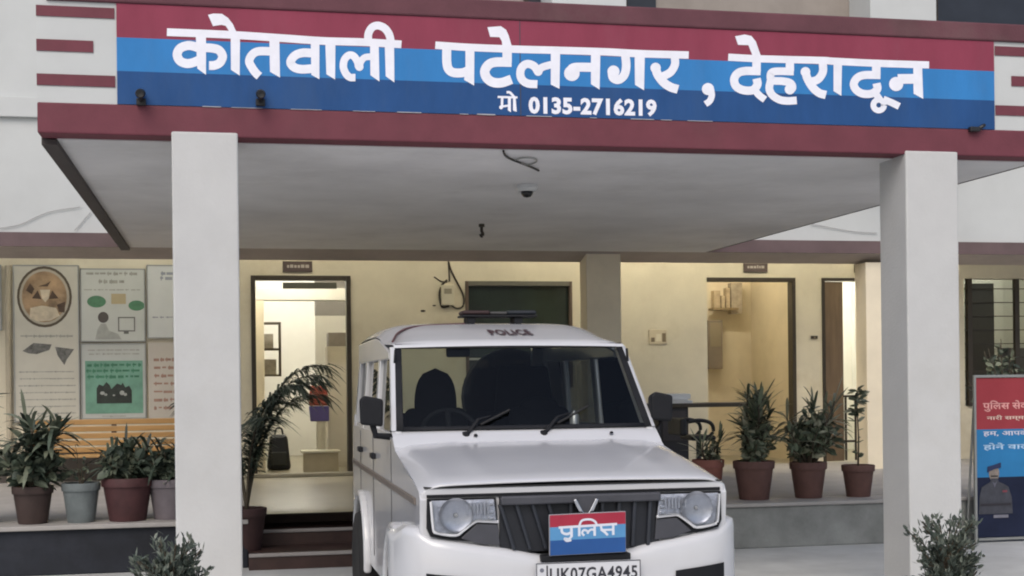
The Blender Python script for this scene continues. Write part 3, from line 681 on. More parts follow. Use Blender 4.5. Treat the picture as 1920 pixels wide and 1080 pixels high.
MB().tube([(0,0,hz),(0,0,.12)],.03,10).build('stem', black_plastic, t)
for k in range(5):
    a = k*2*math.pi/5
    MB().tube([(0,0,.13),(.26*math.cos(a),.26*math.sin(a),.05)],[.022,.014],6).build('foot', black_plastic, t)
MB().box(-.30,-.22,-.24,.24,hz+.06,hz+.26).build('backrest', black_plastic, t, bevel=.03, seg=3)

# slim bar railing in front of the bright doorway
t = thing('bar_railing', 'slim dark bar railing in front of the bright doorway', 'railing', (8.72,17.9,ZF))
for k in range(5): MB().box(-.18+k*.15,-.155+k*.15,0,.025,.05,.95).build('bar', frame_brown, t)
MB().box(-.2,.46,0,.025,.30,.33).box(-.2,.46,0,.025,.93,.96).build('rail', frame_brown, t)

# ------------------------------------------------------------------ plants
def strap(mb, base, d, Ln, W, droop, segs=5, rnd=random):
    d = Vector(d).normalized(); side = d.cross(Vector((0,0,1)))
    side = side.normalized() if side.length > .05 else Vector((1,0,0))
    side = (side+Vector((rnd.uniform(-.3,.3),rnd.uniform(-.3,.3),rnd.uniform(-.3,.3)))).normalized(); r0, r1 = [], []
    for i in range(segs+1):
        t = i/segs; p = Vector(base)+d*Ln*t+Vector((0,0,-droop*Ln*t*t)); ww = W*(.35+1.5*t)*(1-t)**.7 if t < 1 else .0005
        r0.append(p+side*ww/2); r1.append(p-side*ww/2)
    mb.grid([r0, r1])
def oval(mb, base, d, Ln, W, rnd):
    d = Vector(d).normalized(); s = d.cross(Vector((rnd.uniform(-1,1),rnd.uniform(-1,1),rnd.uniform(.2,1)))); s.normalize()
    b = Vector(base); n = s.cross(d)
    mb.add([b, b+d*Ln*.35+s*W/2+n*W*.15, b+d*Ln*.75+s*W*.38+n*W*.1, b+d*Ln-n*W*.1, b+d*Ln*.75-s*W*.38+n*W*.1, b+d*Ln*.35-s*W/2+n*W*.15], [(0,1,2,3),(0,3,4,5)])
def pot(name, label, cat, loc, r, hgt, m, group, sd=0, rim=True):
    t = thing(name, label, cat, loc, rnd.uniform(0,6), group)
    k = .70
    MB().lathe([(0,0),(r*k,0),(r*(k+.02),.01),(r*.93,hgt*.80),(r*1.0,hgt*.805),(r*1.02,hgt*.97),(r*.99,hgt),(r*.90,hgt),(r*.86,hgt*.9)], n=28).build('pot', m, t, smooth=35)
    MB().lathe([(r*.885,hgt*.90),(r*.5,hgt*.92),(0,hgt*.93)], n=20).build('soil', soil, t, smooth=True)
    return t
def strappy(t, z0, stems, nleaf, Ln, W, spread, m, seed, hmin, hmax, droop=.45):
    rd = random.Random(seed); st = MB(); lf = MB(); lf.open = True
    for i in range(stems):
        a = rd.uniform(0,6.28); h = rd.uniform(hmin,hmax); top = Vector((math.cos(a)*spread*rd.uniform(.2,1), math.sin(a)*spread*rd.uniform(.2,1), z0+h))
        b = Vector((math.cos(a)*.03, math.sin(a)*.03, z0)); mid = (b+top)/2+Vector((rd.uniform(-.03,.03),rd.uniform(-.03,.03),0))
        st.tube([b,mid,top],[.014,.011,.007],6)
        for j in range(nleaf):
            f = rd.uniform(.25,1)**.6; q = b.lerp(top,f); az = rd.uniform(0,6.28); el = rd.uniform(-.1,1.25) if f < .95 else rd.uniform(.4,1.5)
            strap(lf, q, (math.cos(az)*math.cos(el), math.sin(az)*math.cos(el), math.sin(el)), Ln*rd.uniform(.6,1.1), W*rd.uniform(.7,1.2), droop*rd.uniform(.4,1.4), 5, rd)
    st.build('stem', stem_mat, t, smooth=True); lf.build('leaves', m, t)
def bushy(t, z0, nb, nl, hgt, rad, Ln, W, m, seed, stem_r=.010):
    rd = random.Random(seed); st = MB(); lf = MB(); lf.open = True
    for i in range(nb):
        a = rd.uniform(0,6.28); rr = rad*math.sqrt(rd.random()); h = hgt*rd.uniform(.45,1)*(1-.35*(rr/rad)**2)
        b = Vector((rr*.15*math.cos(a), rr*.15*math.sin(a), z0)); top = Vector((rr*math.cos(a), rr*math.sin(a), z0+h))
        mid = b.lerp(top,.55)+Vector((-.15*rr*math.cos(a), -.15*rr*math.sin(a), .05*h))
        pts = catmull([b,mid,top],4); st.tube(pts,[stem_r*(1-.7*i/(len(pts)-1)) for i in range(len(pts))],5)
        for j in range(nl):
            f = rd.uniform(.3,1); q = pts[min(int(f*(len(pts)-1)),len(pts)-1)]+Vector((rd.gauss(0,.02),rd.gauss(0,.02),rd.gauss(0,.02)))
            az = rd.uniform(0,6.28); el = rd.uniform(-.5,1.2)
            oval(lf, q, (math.cos(az)*math.cos(el), math.sin(az)*math.cos(el), math.sin(el)), Ln*rd.uniform(.6,1.2), W*rd.uniform(.7,1.2), rd)
    st.build('stem', stem_mat, t, smooth=True); lf.build('leaves', m, t)
GP = 'potted plants on the plinth'
VP = 12.78
def up(px): return at(px,985,VP).x
r_ = .19
t = pot('potted_plant','tall dark spiky plant in a brown pot at the left edge of the plinth','potted plant',(up(62),VP,ZF+.006),.175,.33,brown_pot,GP)
strappy(t,.30,9,26,.38,.062,.30,leaf_dark,11,.28,.60); bushy(t,.26,20,16,.5,.30,.15,.085,leaf_dark,12)
t = pot('potted_plant','dark leafy plant cut by the left edge of the photo','potted plant',(up(-45),VP+.1,ZF+.006),.175,.33,brown_pot,GP)
strappy(t,.30,8,26,.42,.06,.32,leaf_dark,15,.35,.95); bushy(t,.26,20,18,.6,.34,.15,.085,leaf_dark,14)
t = pot('potted_plant','whitewashed grey pot with a bare twig between two brown pots','potted plant',(up(153),VP-.02,ZF+.006),.165,.35,grey_pot,GP)
bushy(t,.30,5,5,.42,.12,.07,.03,leaf_dark,16,.006)
t = pot('potted_plant','low dark plant in a wide maroon pot left of the white pillar','potted plant',(up(240),VP,ZF+.006),.225,.385,maroon_pot,GP)
strappy(t,.34,8,20,.34,.05,.24,leaf_dark,21,.10,.33); bushy(t,.31,26,18,.40,.26,.12,.075,leaf_dark,22)
t = pot('potted_plant','faded pink pot half hidden by the left pillar','potted plant',(up(318),VP+.05,ZF+.006),.19,.36,pink_pot,GP)
strappy(t,.32,6,16,.38,.045,.22,leaf_dark,25,.15,.42); bushy(t,.3,26,16,.36,.26,.12,.07,leaf_dark,26)
def upr(px): return at(px,935,12.95).x
t = pot('potted_plant','small spiky plant in a red pot half hidden behind the vehicle bonnet','potted plant',(upr(1338),13.1,ZF+.006),.16,.40,mat('red_pot',(.22,.085,.065),.8,.15,6,.2),GP)
strappy(t,.36,4,12,.28,.035,.14,leaf_mid,31,.10,.35,.2); bushy(t,.34,6,8,.3,.2,.08,.05,leaf_mid,30)
t = pot('potted_plant','tall bushy plant in the widest terracotta pot right of the vehicle','potted plant',(upr(1414),12.95,ZF+.006),.205,.385,terracotta,GP)
strappy(t,.34,11,22,.32,.05,.22,leaf_mid,33,.25,.74,.25); bushy(t,.31,26,16,.58,.27,.10,.05,leaf_mid,34)
t = pot('potted_plant','broad leafy plant in a terracotta pot, second from the right pillar','potted plant',(upr(1516),12.95,ZF+.006),.185,.36,terracotta,GP)
bushy(t,.31,32,17,.62,.38,.12,.055,leaf_mid,35); strappy(t,.32,8,18,.34,.042,.34,leaf_mid,36,.25,.66,.4)
t = pot('potted_plant','thin single-stemmed plant in a small terracotta pot beside the right pillar','potted plant',(upr(1607),12.92,ZF+.006),.165,.32,terracotta,GP)
rd = random.Random(5); s_ = MB(); l_ = MB(); l_.open = True
s_.tube([(0,0,.28),(.01,0,.6),(-.01,.0,1.05)],[.010,.008,.004],6)
for k in range(46):
    z = rd.uniform(.75,1.08); az = rd.uniform(0,6.28); oval(l_,(rd.uniform(-.03,.03),rd.uniform(-.03,.03),z),(math.cos(az),math.sin(az),rd.uniform(-.4,.8)),.11,.045,rd)
for k in range(10):
    z = rd.uniform(.38,.7); az = rd.uniform(0,6.28); oval(l_,(0,0,z),(math.cos(az),math.sin(az),.4),.07,.03,rd)
s_.build('stem',stem_mat,t,smooth=True); l_.build('leaves',leaf_mid,t)
# palm in a maroon pot on the steps by the left pillar
p = at(474,1040,12.62)
t = pot('potted_palm','feathery palm in a maroon pot on the steps beside the left pillar','potted palm',(p.x-.05,12.68,.147),.18,.38,mat('dark_maroon_pot',(.040,.018,.018),.8,.25,6,.2),None)
rd = random.Random(8); s_ = MB(); l_ = MB(); l_.open = True
for (az, el, Ln, z0) in ((.3,1.45,2.0,.36),(-.2,1.47,1.85,.36),(.15,1.41,1.6,.36),(.9,1.50,1.5,.36),(2.6,1.44,1.2,.36),(3.4,1.49,1.5,.36),(-1.2,1.46,1.3,.36),(-.5,1.52,1.7,.36),(.1,1.47,1.75,.36)):
    az -= t.rotation_euler[2]
    d = Vector((math.cos(az)*math.cos(el), math.sin(az)*math.cos(el), math.sin(el))); hor = Vector((math.cos(az),math.sin(az),0)); pts = []
    for i in range(15):
        q = i/14; pts.append(Vector((0,0,z0-.02))+d*Ln*q+hor*(.27*Ln*q**2.6)+Vector((0,0,-.33*Ln*q**3.2)))
    s_.tube(pts,[.013*(1-.8*i/14) for i in range(15)],6)
    for i in range(4,15):
        for rep in range(8):
            f = rd.random(); q = pts[i-1].lerp(pts[i],f); tg = (pts[i]-pts[i-1]).normalized(); sdv = tg.cross(Vector((0,0,1))).normalized()
            for sg in (-1,1):
                strap(l_, q, sdv*sg*.75+tg*.6+Vector((0,0,rd.uniform(-.1,.35))), rd.uniform(.18,.34), .026, .55, 4, rd)
s_.build('frond_stem',stem_mat,t,smooth=True); l_.build('fronds',leaf_dark,t)
# bush behind the poster stand
t = thing('bush','dark bush in front of the grilled window at the right edge','bush',(10.4,16.9,ZF))
bushy(t,0,40,26,1.75,.5,.12,.07,leaf_dark,41,.014)
# feathery foreground shrubs
def feathery(t, hgt, rad, nb, seed, skew=(0,0), zmin=.45):
    rd = random.Random(seed); st = MB(); lf = MB(); lf.open = True
    st.tube([(0,0,0),(.01,0,hgt*.45),(0,.01,hgt*.8)],[.016,.012,.005],6)
    for i in range(nb):
        z0 = hgt*rd.uniform(.25,.8); a = rd.uniform(0,6.28); rr = rad*rd.uniform(.35,1)
        tip = Vector((rr*math.cos(a)+skew[0]*rd.random(), rr*math.sin(a), z0+hgt*rd.uniform(.02,.30)))
        b = Vector((0,0,z0)); pts = catmull([b, b.lerp(tip,.5)+Vector((0,0,.03)), tip],4); st.tube(pts,[.004]*len(pts),4)
        for j in range(46):
            f = rd.uniform(.2,1); q = pts[min(int(f*(len(pts)-1)+.5),len(pts)-1)]+Vector((rd.gauss(0,.012),rd.gauss(0,.012),rd.gauss(0,.012)))
            d = (tip-b).normalized()+Vector((rd.gauss(0,.6),rd.gauss(0,.6),rd.gauss(.15,.5)))
            strap(lf, q, d, rd.uniform(.03,.055), .012, .1, 2, rd)
            if j % 2 == 0: oval(lf, q, d, .036, .018, rd)
    st.build('branch', stem_mat, t); lf.build('foliage', leaf_bush, t)
p = at(322,1000,6.3)
t = thing('garden_shrub','feathery green shrub standing in front of the left pillar','shrub',(p.x,6.3,0)); feathery(t,.90,.18,150,51)
p = at(1775,1000,6.3)
t = thing('garden_shrub','feathery green shrub standing in front of the right pillar','shrub',(p.x,6.3,0)); feathery(t,.92,.19,100,57)

# ------------------------------------------------------------------ poster stand at the right edge
t = thing('poster_stand','red and blue poster in a grey metal frame stand at the right edge','poster stand',(7.42,12.0,0))
VS = 12.3
t.location = (at(1826,700,VS).x,VS,0); W_ = 1.0; zz = lambda y: at(1860,y,VS).z; HT = zz(703)
MB().box(0,.024,0,.03,0,HT).box(W_-.024,W_,0,.03,0,HT).box(.024,W_-.024,0,.03,HT-.026,HT).box(.024,W_-.024,0,.03,.02,.045).build('frame', metal_grey, t, bevel=.003)
MB().box(.03,W_-.022,.012,.02,zz(805),HT-.03).build('red_panel', mat('poster_red',(.33,.052,.065),.7,.08,3,spec=.15), t)
MB().box(.03,W_-.022,.012,.02,zz(895),zz(805)).build('blue_panel', mat('poster_blue',(.035,.205,.45),.7,.1,3,spec=.15), t)
MB().box(.03,W_-.022,.012,.02,.05,zz(895)).build('navy_panel', mat('poster_navy',(.018,.024,.052),.7,.2,3,spec=.15), t)
MB().tube([(.02,.03,1.45),(.02,.2,0.02)],.012,6).tube([(W_-.02,.03,1.45),(W_-.02,.2,.02)],.012,6).each('prop_leg', metal_grey, t)
pk = mat('poster_pink_text',(.75,.36,.34),.7); pw = mat('poster_white_text',(.62,.62,.72),.5); pc = mat('poster_cyan_text',(.42,.60,.80),.5)
for body, y, wd, hh, m, x in (('पुलिस सेवा',770,.52,.11,pk,.10),('नारी सम्मान',788,.50,.06,mat('poster_cream_text',(.7,.52,.44),.5),.14),('हम, आपके',817,.50,.07,pw,.10),('होने वाले',843,.52,.075,pc,.10)):
    text_mesh('poster_text', body.replace('लि','िल'), m, t, (x,.0105,zz(y)-.01), (1,0,0), (0,0,1), width=wd, height=hh, bold=.02, lift=0)
cp = zz(880)-.02
MB().xz([(.04,.28),(.05,cp-.25),(.075,cp-.155),(.13,cp-.125),(.17,cp-.105),(.18,cp-.07),(.25,cp-.07),(.26,cp-.105),(.31,cp-.125),(.365,cp-.155),(.40,cp-.26),(.41,.28)],.006,.011).build('printed_figure', mat('print_uniform',(.050,.053,.068),.5,.3,12), t)
b = MB(); disc(b,.212,cp-.02,.056,.080,.0085); b.build('printed_face', mat('print_skin',(.26,.22,.19),.5,.25,30), t)
MB().xz([(.135,cp-.01),(.14,cp+.045),(.22,cp+.065),(.285,cp+.085),(.285,cp+.035),(.21,cp+.02)],.003,.007).build('printed_cap', mat('print_cap',(.016,.028,.09),.5), t)
MB().box(.30,.35,.003,.0058,cp-.21,cp-.19).build('printed_badge', mat('print_badge',(.22,.05,.07),.5), t)
MB().xz([(.19,cp-.10),(.215,cp-.16),(.24,cp-.10),(.215,cp-.12)],.003,.0058).build('printed_collar', mat('print_collar',(.12,.12,.16),.5), t)
MB().box(.06,.39,.003,.0058,.36,.385).build('printed_belt', mat('print_belt',(.025,.022,.03),.5), t)
MB().box(.175,.25,.004,.007,cp-.055,cp-.042).build('printed_moustache', mat('print_black',(.02,.018,.017),.5), t)
MB().box(.20,.36,.004,.008,.24,.27).build('printed_stripe', mat('print_grey',(.2,.2,.24),.5), t)

#CAR#
# ------------------------------------------------------------------ white police vehicle
car = thing('police_car','white boxy police vehicle parked nose-out under the canopy','car',(1.755,6.7,0),R(-.6))
paint = mat('car_white_paint',(.60,.61,.635),.25,.03,2,stain=.10,stain_col=(.48,.46,.42),coat=.6)
trim_blk = mat('car_black_trim',(.012,.013,.016),.65,.15,12,spec=.25)
trim_gry = mat('car_grey_trim',(.058,.060,.072),.5,.12,9)
chrome = mat('chrome',(.72,.73,.76),.15,.05,20,metal=1)
rubber = mat('tyre_rubber',(.018,.018,.019),.85,.2,14,.3,60)
seam = mat('panel_gap',(.03,.03,.03),.8)
interior = mat('car_interior',(.010,.011,.014),.8,.2,8,spec=.15)
cglass = glass('car_glass',(.78,.82,.80),1.42,.03)
def arc(cy, cz, r, a0, a1, n=14): return [(cy+r*math.cos(R(a0+(a1-a0)*i/n)), cz+r*math.sin(R(a0+(a1-a0)*i/n))) for i in range(n+1)]
FA, RA, WZ = .82, 3.18, .365
for s in (-1, 1):
    out = [(.16,.60),(.09,.82),(.07,1.06),(.10,1.10),(.45,1.15),(1.12,1.255),(1.27,1.325),(4.0,1.32),(4.05,1.15),(4.05,.55),(RA+.43,.42)]
    out += arc(RA,WZ+.04,.43,0,180)+[(FA+.43,.42)]+arc(FA,WZ+.04,.43,0,180)+[(.30,.5)]
    MB().yz(out, s*.745, s*.80).build('body', paint, car, bevel=.014, seg=3)
    for cy in (FA, RA):
        ring = arc(cy,WZ+.04,.425,-8,188,20); ring2 = arc(cy,WZ+.04,.475,188,-8,20)
        o_ = MB(); po = ring+ring2
        o_.prism([(s*.79,y,z) for y, z in po],[(s*(.868 if cy == FA else .845),y,z) for y, z in po]); o_.build('wheel_arch', paint, car, bevel=.022, seg=4)
        w_ = MB(); M = Matrix.Rotation(R(90),4,'Y')
        prof = [(.20,-.10),(.30,-.108),(.345,-.10),(.365,-.07),(.368,0),(.365,.07),(.345,.10),(.30,.108),(.20,.10)]
        wo = w_.lathe(prof,(s*.755,cy,WZ),32,M).build('wheel', rubber, car, smooth=50)
        MB().lathe([(0,-.05),(.07,-.06),(.075,-.03),(.17,-.02),(.195,-.06),(.21,-.10),(.212,.1),(0,.1)],(s*.755,cy,WZ),28,M if s < 0 else Matrix.Rotation(R(-90),4,'Y')).build('rim', mat('steel_rim',(.30,.31,.32),.45,.1,9,metal=.5), wo, smooth=40)
    MB().box(min(s*.798,s*.812),max(s*.798,s*.812),.22,3.98,1.025,1.06).build('side_moulding', mat('moulding_brown',(.16,.135,.115),.55,.1,6), car, bevel=.004)
    for yy in (1.34,2.42,3.36):
        MB().box(min(s*.795,s*.8025),max(s*.795,s*.8025),yy,yy+.010,.50,1.30).build('door_gap', seam, car)
    for yy in (2.24,3.18):
        MB().box(min(s*.80,s*.83),max(s*.80,s*.83),yy,yy+.14,1.15,1.185).build('door_handle', trim_blk, car, bevel=.006)
    # side pillars and windows
    def pil(y0, y1, dy, nm='pillar', m=paint):
        zt = 1.85 if y0 < 1.3 else 1.90
        b = MB(); b.prism([(s*.788,y0,1.31),(s*.788,y1,1.31),(s*.745,y1,1.31),(s*.745,y0,1.31)],[(s*.742,y0+dy,zt),(s*.742,y1+dy,zt),(s*.70,y1+dy,zt),(s*.70,y0+dy,zt)])
        return b.build(nm, m, car, bevel=.008)
    pil(1.24,1.35,.50); pil(2.38,2.49,.02); pil(3.30,3.40,0); pil(3.90,4.02,-.02)
    MB().prism([(s*.785,1.30,1.305),(s*.785,4.0,1.305),(s*.745,4.0,1.305),(s*.745,1.30,1.305)],[(s*.780,1.34,1.345),(s*.780,4.0,1.345),(s*.74,4.0,1.345),(s*.74,1.34,1.345)]).build('window_rail', paint, car, bevel=.005)
    MB().yz([(1.85,1.79),(4.0,1.79),(4.0,1.94),(2.75,1.95),(2.45,1.928),(2.05,1.87),(1.85,1.835)],s*.70,s*.752).build('roof_rail', paint, car, bevel=.01, seg=3)
    for a, c_ in ((1.36,2.38),(2.49,3.30),(3.40,3.90)):
        MB().quad((s*.758,a,1.345),(s*.758,c_,1.345),(s*.722,c_,1.845),(s*.722,a+(.42 if a < 2 else 0),1.845)).build('side_window', glass('side_glass',(.22,.24,.24)), car)
        if a < 3: MB().tube([(s*.765,a+.30 if a < 2 else a+.04,1.345),(s*.732,a+.30 if a < 2 else a+.04,1.845)],.008,6).build('window_channel', trim_blk, car)
    # mirror
    cx_ = -.905 if s < 0 else .865
    mr_ = MB().prism([(cx_-.075,1.33,1.40),(cx_+.06,1.33,1.385),(cx_+.065,1.33,1.55),(cx_-.05,1.33,1.575),(cx_-.08,1.33,1.55)],[(cx_-.065,1.43,1.41),(cx_+.05,1.43,1.40),(cx_+.055,1.43,1.54),(cx_-.045,1.43,1.56),(cx_-.07,1.43,1.54)]).build('wing_mirror', trim_blk, car, bevel=.018, seg=3)
    MB().tube([(cx_+.0*s,1.38,1.41),(cx_-s*.02,1.38,1.335),(s*.79,1.40,1.325)],.02,8).build('mirror_arm', trim_blk, mr_)
# bonnet
rows = []
for i in range(15):
    t_ = i/14; y = .045+1.10*t_; zc = 1.136+.142*t_+.012*math.sin(math.pi*t_)
    if i == 0: zc -= .008
    row = []
    for j in range(25):
        x = -.80+1.6*j/24; q = abs(x)/.80
        z = zc+.014*(1-q*q)+.006-.040*max(0,(q-.86)/.14)**2.6; yy = y+(.035*max(0,(q-.80)/.20)**2*(1-t_))
        crease = .010*math.exp(-((abs(x)-.48)/.05)**2)
        row.append((x, yy, z+crease*min(1,t_*3)))
    rows.append(row)
rows.insert(0, [(x, y+.010, z-.010) for x, y, z in rows[0]])
MB().grid(rows).build('bonnet', paint, car, smooth=True, subsurf=1)
# scuttle below the windscreen
rows = []
for k, (y, z) in enumerate(((1.13,1.262),(1.165,1.292),(1.235,1.335),(1.285,1.362),(1.34,1.36))):
    rows.append([(-.80+1.6*j/16, y+.02*(abs(-1+j/8))**3, z+.012*(1-(-1+j/8)**2)) for j in range(17)])
MB().grid(rows).build('scuttle', paint, car, smooth=True)
for x in (-.32,.50): MB().lathe([(0,.0),(.012,0),(.010,.012),(0,.015)],(x,1.20,1.328),10).build('washer_nozzle', trim_blk, car)
# windscreen
def ws(u, t): # u -1..1, t 0..1 bottom to top
    hw = .775-.052*t; return Vector((u*hw, 1.285+.485*t-.035*(1-u*u), 1.362+.518*t))
MB().grid([[ws(-1+j/8,t_) for j in range(17)] for t_ in (0,.25,.5,.75,1)]).build('windscreen', cglass, car, smooth=True)
def wstrip(u0, u1, t0, t1, off, nm, m):
    N_ = Vector((0,-.73,.68))
    return MB().grid([[ws(u0+(u1-u0)*j/8, t0+(t1-t0)*i/3)+N_*off for j in range(9)] for i in range(4)]).build(nm, m, car, smooth=True, solid=.004)
wstrip(-1.0,-.945,0,1,.004,'windscreen_seal',trim_blk); wstrip(.945,1.0,0,1,.004,'windscreen_seal',trim_blk)
wstrip(-.945,.945,.945,1,.004,'windscreen_seal',trim_blk); wstrip(-.945,.945,0,.04,.004,'windscreen_seal',trim_blk)
for s in (-1,1):
    a_, b_ = ws(s,0), ws(s,.972); e = Vector((s*.028,0.01,0))
    MB().prism([a_+Vector((s*.0,-.012,0)),a_+e,a_+e+Vector((0,.06,0)),a_+Vector((0,.05,0))],[b_+Vector((0,-.012,0)),b_+e,b_+e+Vector((0,.06,0)),b_+Vector((0,.05,0))]).build('screen_pillar', paint, car, bevel=.006)
def wiper(u0, u1, t1):
    a_ = ws(u0,0)+Vector((0,-.03,-.03)); b_ = ws((u0+u1)/2,t1*.6)+Vector((0,-.03,.02)); c_ = ws(u1,t1)+Vector((0,-.02,.012))
    w_ = MB().tube([a_,b_,c_],[.013,.009,.006],6).build('wiper', trim_blk, car)
    p0, p1 = ws(u0+.12,.045)+Vector((0,-.014,.008)), ws(u1+.16,t1*1.55)+Vector((0,-.014,.008))
    MB().tube([p0,p1],.008,5).build('blade', rubber, w_); MB().lathe([(0,-.02),(.022,-.02),(.022,.02),(0,.025)],a_,10).build('pivot', trim_blk, w_)
wiper(-.48,-.28,.13); wiper(.12,.36,.15)
# roof
ZR = ((1.735,1.868),(1.745,1.886),(1.85,1.915),(2.0,1.945),(2.2,1.985),(2.45,2.030),(2.7,2.050),(3.2,2.055),(3.8,2.045),(4.0,2.01),(4.03,1.93))
rows = [[(x*.745*(1 if y > 1.8 else .985), y+.03*(1-abs(x))*(0 if y > 1.8 else -1), z-min(.085,.085*max(0,(z-1.886))/.1)*abs(x)**10-.010*abs(x)**2) for x in [-1+j/14 for j in range(29)]] for y, z in ZR]
MB().grid(rows).build('roof', paint, car, smooth=True)
MB().tube(catmull([(-.715,1.95,1.905),(-.66,2.15,1.962),(-.56,2.35,2.005),(-.38,2.5,2.03),(-.15,2.58,2.042)],5),.008,6).build('roof_gutter', mat('gutter_maroon',(.10,.045,.05),.6), car)
text_mesh('police_lettering','POLICE',mat('police_letter',(.05,.018,.026),.5),car,(-.075,1.955,1.938),(1,0,0),(0,.20,.04),width=.275,height=.22,bold=.035,lift=.006,spacing=1.1)
# light bar
lb = MB().box(-.17,.36,2.57,2.77,2.088,2.103).build('light_bar', trim_blk, car, bevel=.006)
MB().box(-.13,-.07,2.59,2.75,2.043,2.088).build('foot', trim_blk, lb, bevel=.008); MB().box(.20,.26,2.59,2.75,2.043,2.088).build('foot', trim_blk, lb, bevel=.008)
MB().box(-.165,.03,2.58,2.76,2.105,2.134).build('red_lens', mat('beacon_red',(.030,.012,.013),.6,.1), lb, bevel=.02, seg=3)
MB().box(.03,.15,2.58,2.76,2.105,2.126).build('speaker_grille', mat('beacon_grey',(.06,.06,.06),.6), lb, bevel=.015, seg=3)
MB().box(.15,.355,2.58,2.76,2.105,2.134).build('blue_lens', mat('beacon_blue',(.012,.016,.024),.6,.1), lb, bevel=.02, seg=3)
# tail
MB().box(-.79,.79,3.98,4.04,.5,1.40).box(-.74,-.62,3.96,4.02,1.40,1.93).box(.62,.74,3.96,4.02,1.40,1.93).box(-.62,.62,3.96,4.02,1.915,1.99).build('tailgate', paint, car)
MB().quad((-.62,3.99,1.40),(.62,3.99,1.40),(.62,3.99,1.915),(-.62,3.99,1.915)).build('rear_window', cglass, car)
sp = MB().lathe([(.18,-.09),(.34,-.10),(.385,-.07),(.39,0),(.385,.07),(.34,.10),(.18,.09)],(.47,4.15,1.52),32,Matrix.Rotation(R(90),4,'X')).build('spare_wheel', rubber, car, smooth=45)  # unseen wheel, sized and placed to darken the right of the rear window
MB().lathe([(0,-.05),(.18,-.05),(.18,.08),(0,.08)],(.47,4.15,1.52),20,Matrix.Rotation(R(90),4,'X')).build('rim', trim_blk, sp)
MB().prism([(.20,3.34,1.40),(.66,3.34,1.40),(.66,3.42,1.40),(.20,3.42,1.40)],[(.24,3.40,1.76),(.62,3.40,1.76),(.62,3.46,1.76),(.24,3.46,1.76)]).build('rear_headrest', interior, car, bevel=.05, seg=3)
# cabin
MB().box(-.74,.74,1.2,3.95,.45,.52).build('cabin_floor', interior, car)
MB().box(-.70,.70,.3,3.9,.30,.44).build('underbody', rubber, car)
MB().box(-.74,.74,.16,1.30,.45,1.06).build('engine_bay', rubber, car)
MB().yz([(1.36,1.02),(1.36,1.325),(1.52,1.335),(1.72,1.30),(1.80,1.22),(1.78,1.02)],-.735,.735).build('dashboard', interior, car, bevel=.02)
MB().box(-.70,.70,2.35,3.95,1.925,1.932).build('headlining', mat('headlining_dark',(.04,.036,.038),.9), car)
for s in (-1,1):
    se = MB().prism([(s*.36-.24,2.36,.80),(s*.36+.24,2.36,.80),(s*.36+.24,2.50,.80),(s*.36-.24,2.50,.80)],[(s*.36-.21,2.52,1.47),(s*.36+.21,2.52,1.47),(s*.36+.21,2.62,1.47),(s*.36-.21,2.62,1.47)]).build('front_seat', interior, car, bevel=.05, seg=3)
    hh_ = .30 if s < 0 else .10; MB().grid([[(s*.36+(.145-.0*k)*max(0,1-(k/8)**3.2)**.5*math.cos(a*math.pi/10), 2.56+.05*max(0,1-(k/8)**3.2)**.5*math.sin(a*math.pi/10), 1.44+hh_*k/8) for a in range(21)] for k in range(9)]).build('headrest', interior, se, smooth=True)
    MB().box(s*.36-.25,s*.36+.25,1.95,2.45,.55,.82).build('cushion', interior, se, bevel=.04)
MB().box(-.70,.70,3.25,3.38,.6,1.42).build('rear_seat', interior, car, bevel=.05)
sw = MB(); ctr = Vector((-.36,1.93,1.30)); M = Matrix.Rotation(R(62),4,'X')
sw.tube([ctr+M@Vector((.185*math.cos(k*math.pi/14),.185*math.sin(k*math.pi/14),0)) for k in range(29)],.016,8,False)
for a in (200,340,90): sw.tube([ctr,ctr+M@Vector((.18*math.cos(R(a)),.18*math.sin(R(a)),0))],.02,6)
sw.build('steering_wheel', interior, car, smooth=True)
MB().box(-.40,-.25,1.77,1.80,1.80,1.86).build('cabin_item', trim_blk, car, bevel=.012)  # unidentified black item behind the windscreen, built as a plain block
MB().box(.30,.52,1.48,1.60,1.33,1.345).build('dash_papers', mat('dash_paper',(.30,.30,.30),.6), car)
MB().lathe([(0,0),(.035,.0),(.03,.03),(.028,.10),(0,.13)],(.36,1.55,1.335),14).build('dash_ornament', mat('ornament_silver',(.4,.4,.42),.3,metal=.6), car, smooth=True)
# nose panel, grille, lamps
MB().xz([(-.795,.80),(.795,.80),(.80,1.05),(.79,1.10),(.765,1.120),(-.765,1.120),(-.79,1.10),(-.80,1.05)],.075,.16).build('nose_panel', paint, car, bevel=.012, seg=3)
MB().box(-.765,.765,.066,.12,1.070,1.086).build('nose_trim', trim_blk, car)
MB().box(-.775,.775,.070,.12,1.1165,1.124).build('bonnet_gap', seam, car)
gr = MB().box(-.40,.43,.055,.10,.79,1.068).build('grille', mat('grille_black',(.010,.012,.018),.5), car)
for k in range(10):
    x = -.365+k*.082; sl = -.035*(1 if x < -.1 else (-.2 if x > .2 else 0))
    MB().prism([(x-.009-sl,.034,.80),(x+.009-sl,.034,.80),(x+.012-sl,.056,.80),(x-.012-sl,.056,.80)],[(x-.009+sl,.030,1.03),(x+.009+sl,.030,1.03),(x+.012+sl,.056,1.03),(x-.012+sl,.056,1.03)]).build('slat', mat('slat_dark',(.026,.030,.040),.45,.1,9), gr, bevel=.005)
MB().box(-.40,.43,.012,.056,1.028,1.072).build('grille_bar', trim_gry, gr, bevel=.008)
em = MB()
for s in (-1,1): em.xz([(.03+s*.065,1.048),(.03+s*.050,1.052),(.03+s*.020,.995),(.03+s*.004,.972),(.03+s*.004,.955),(.03+s*.040,.990)],-.012,.004)
em.build('emblem', chrome, gr, bevel=.003)
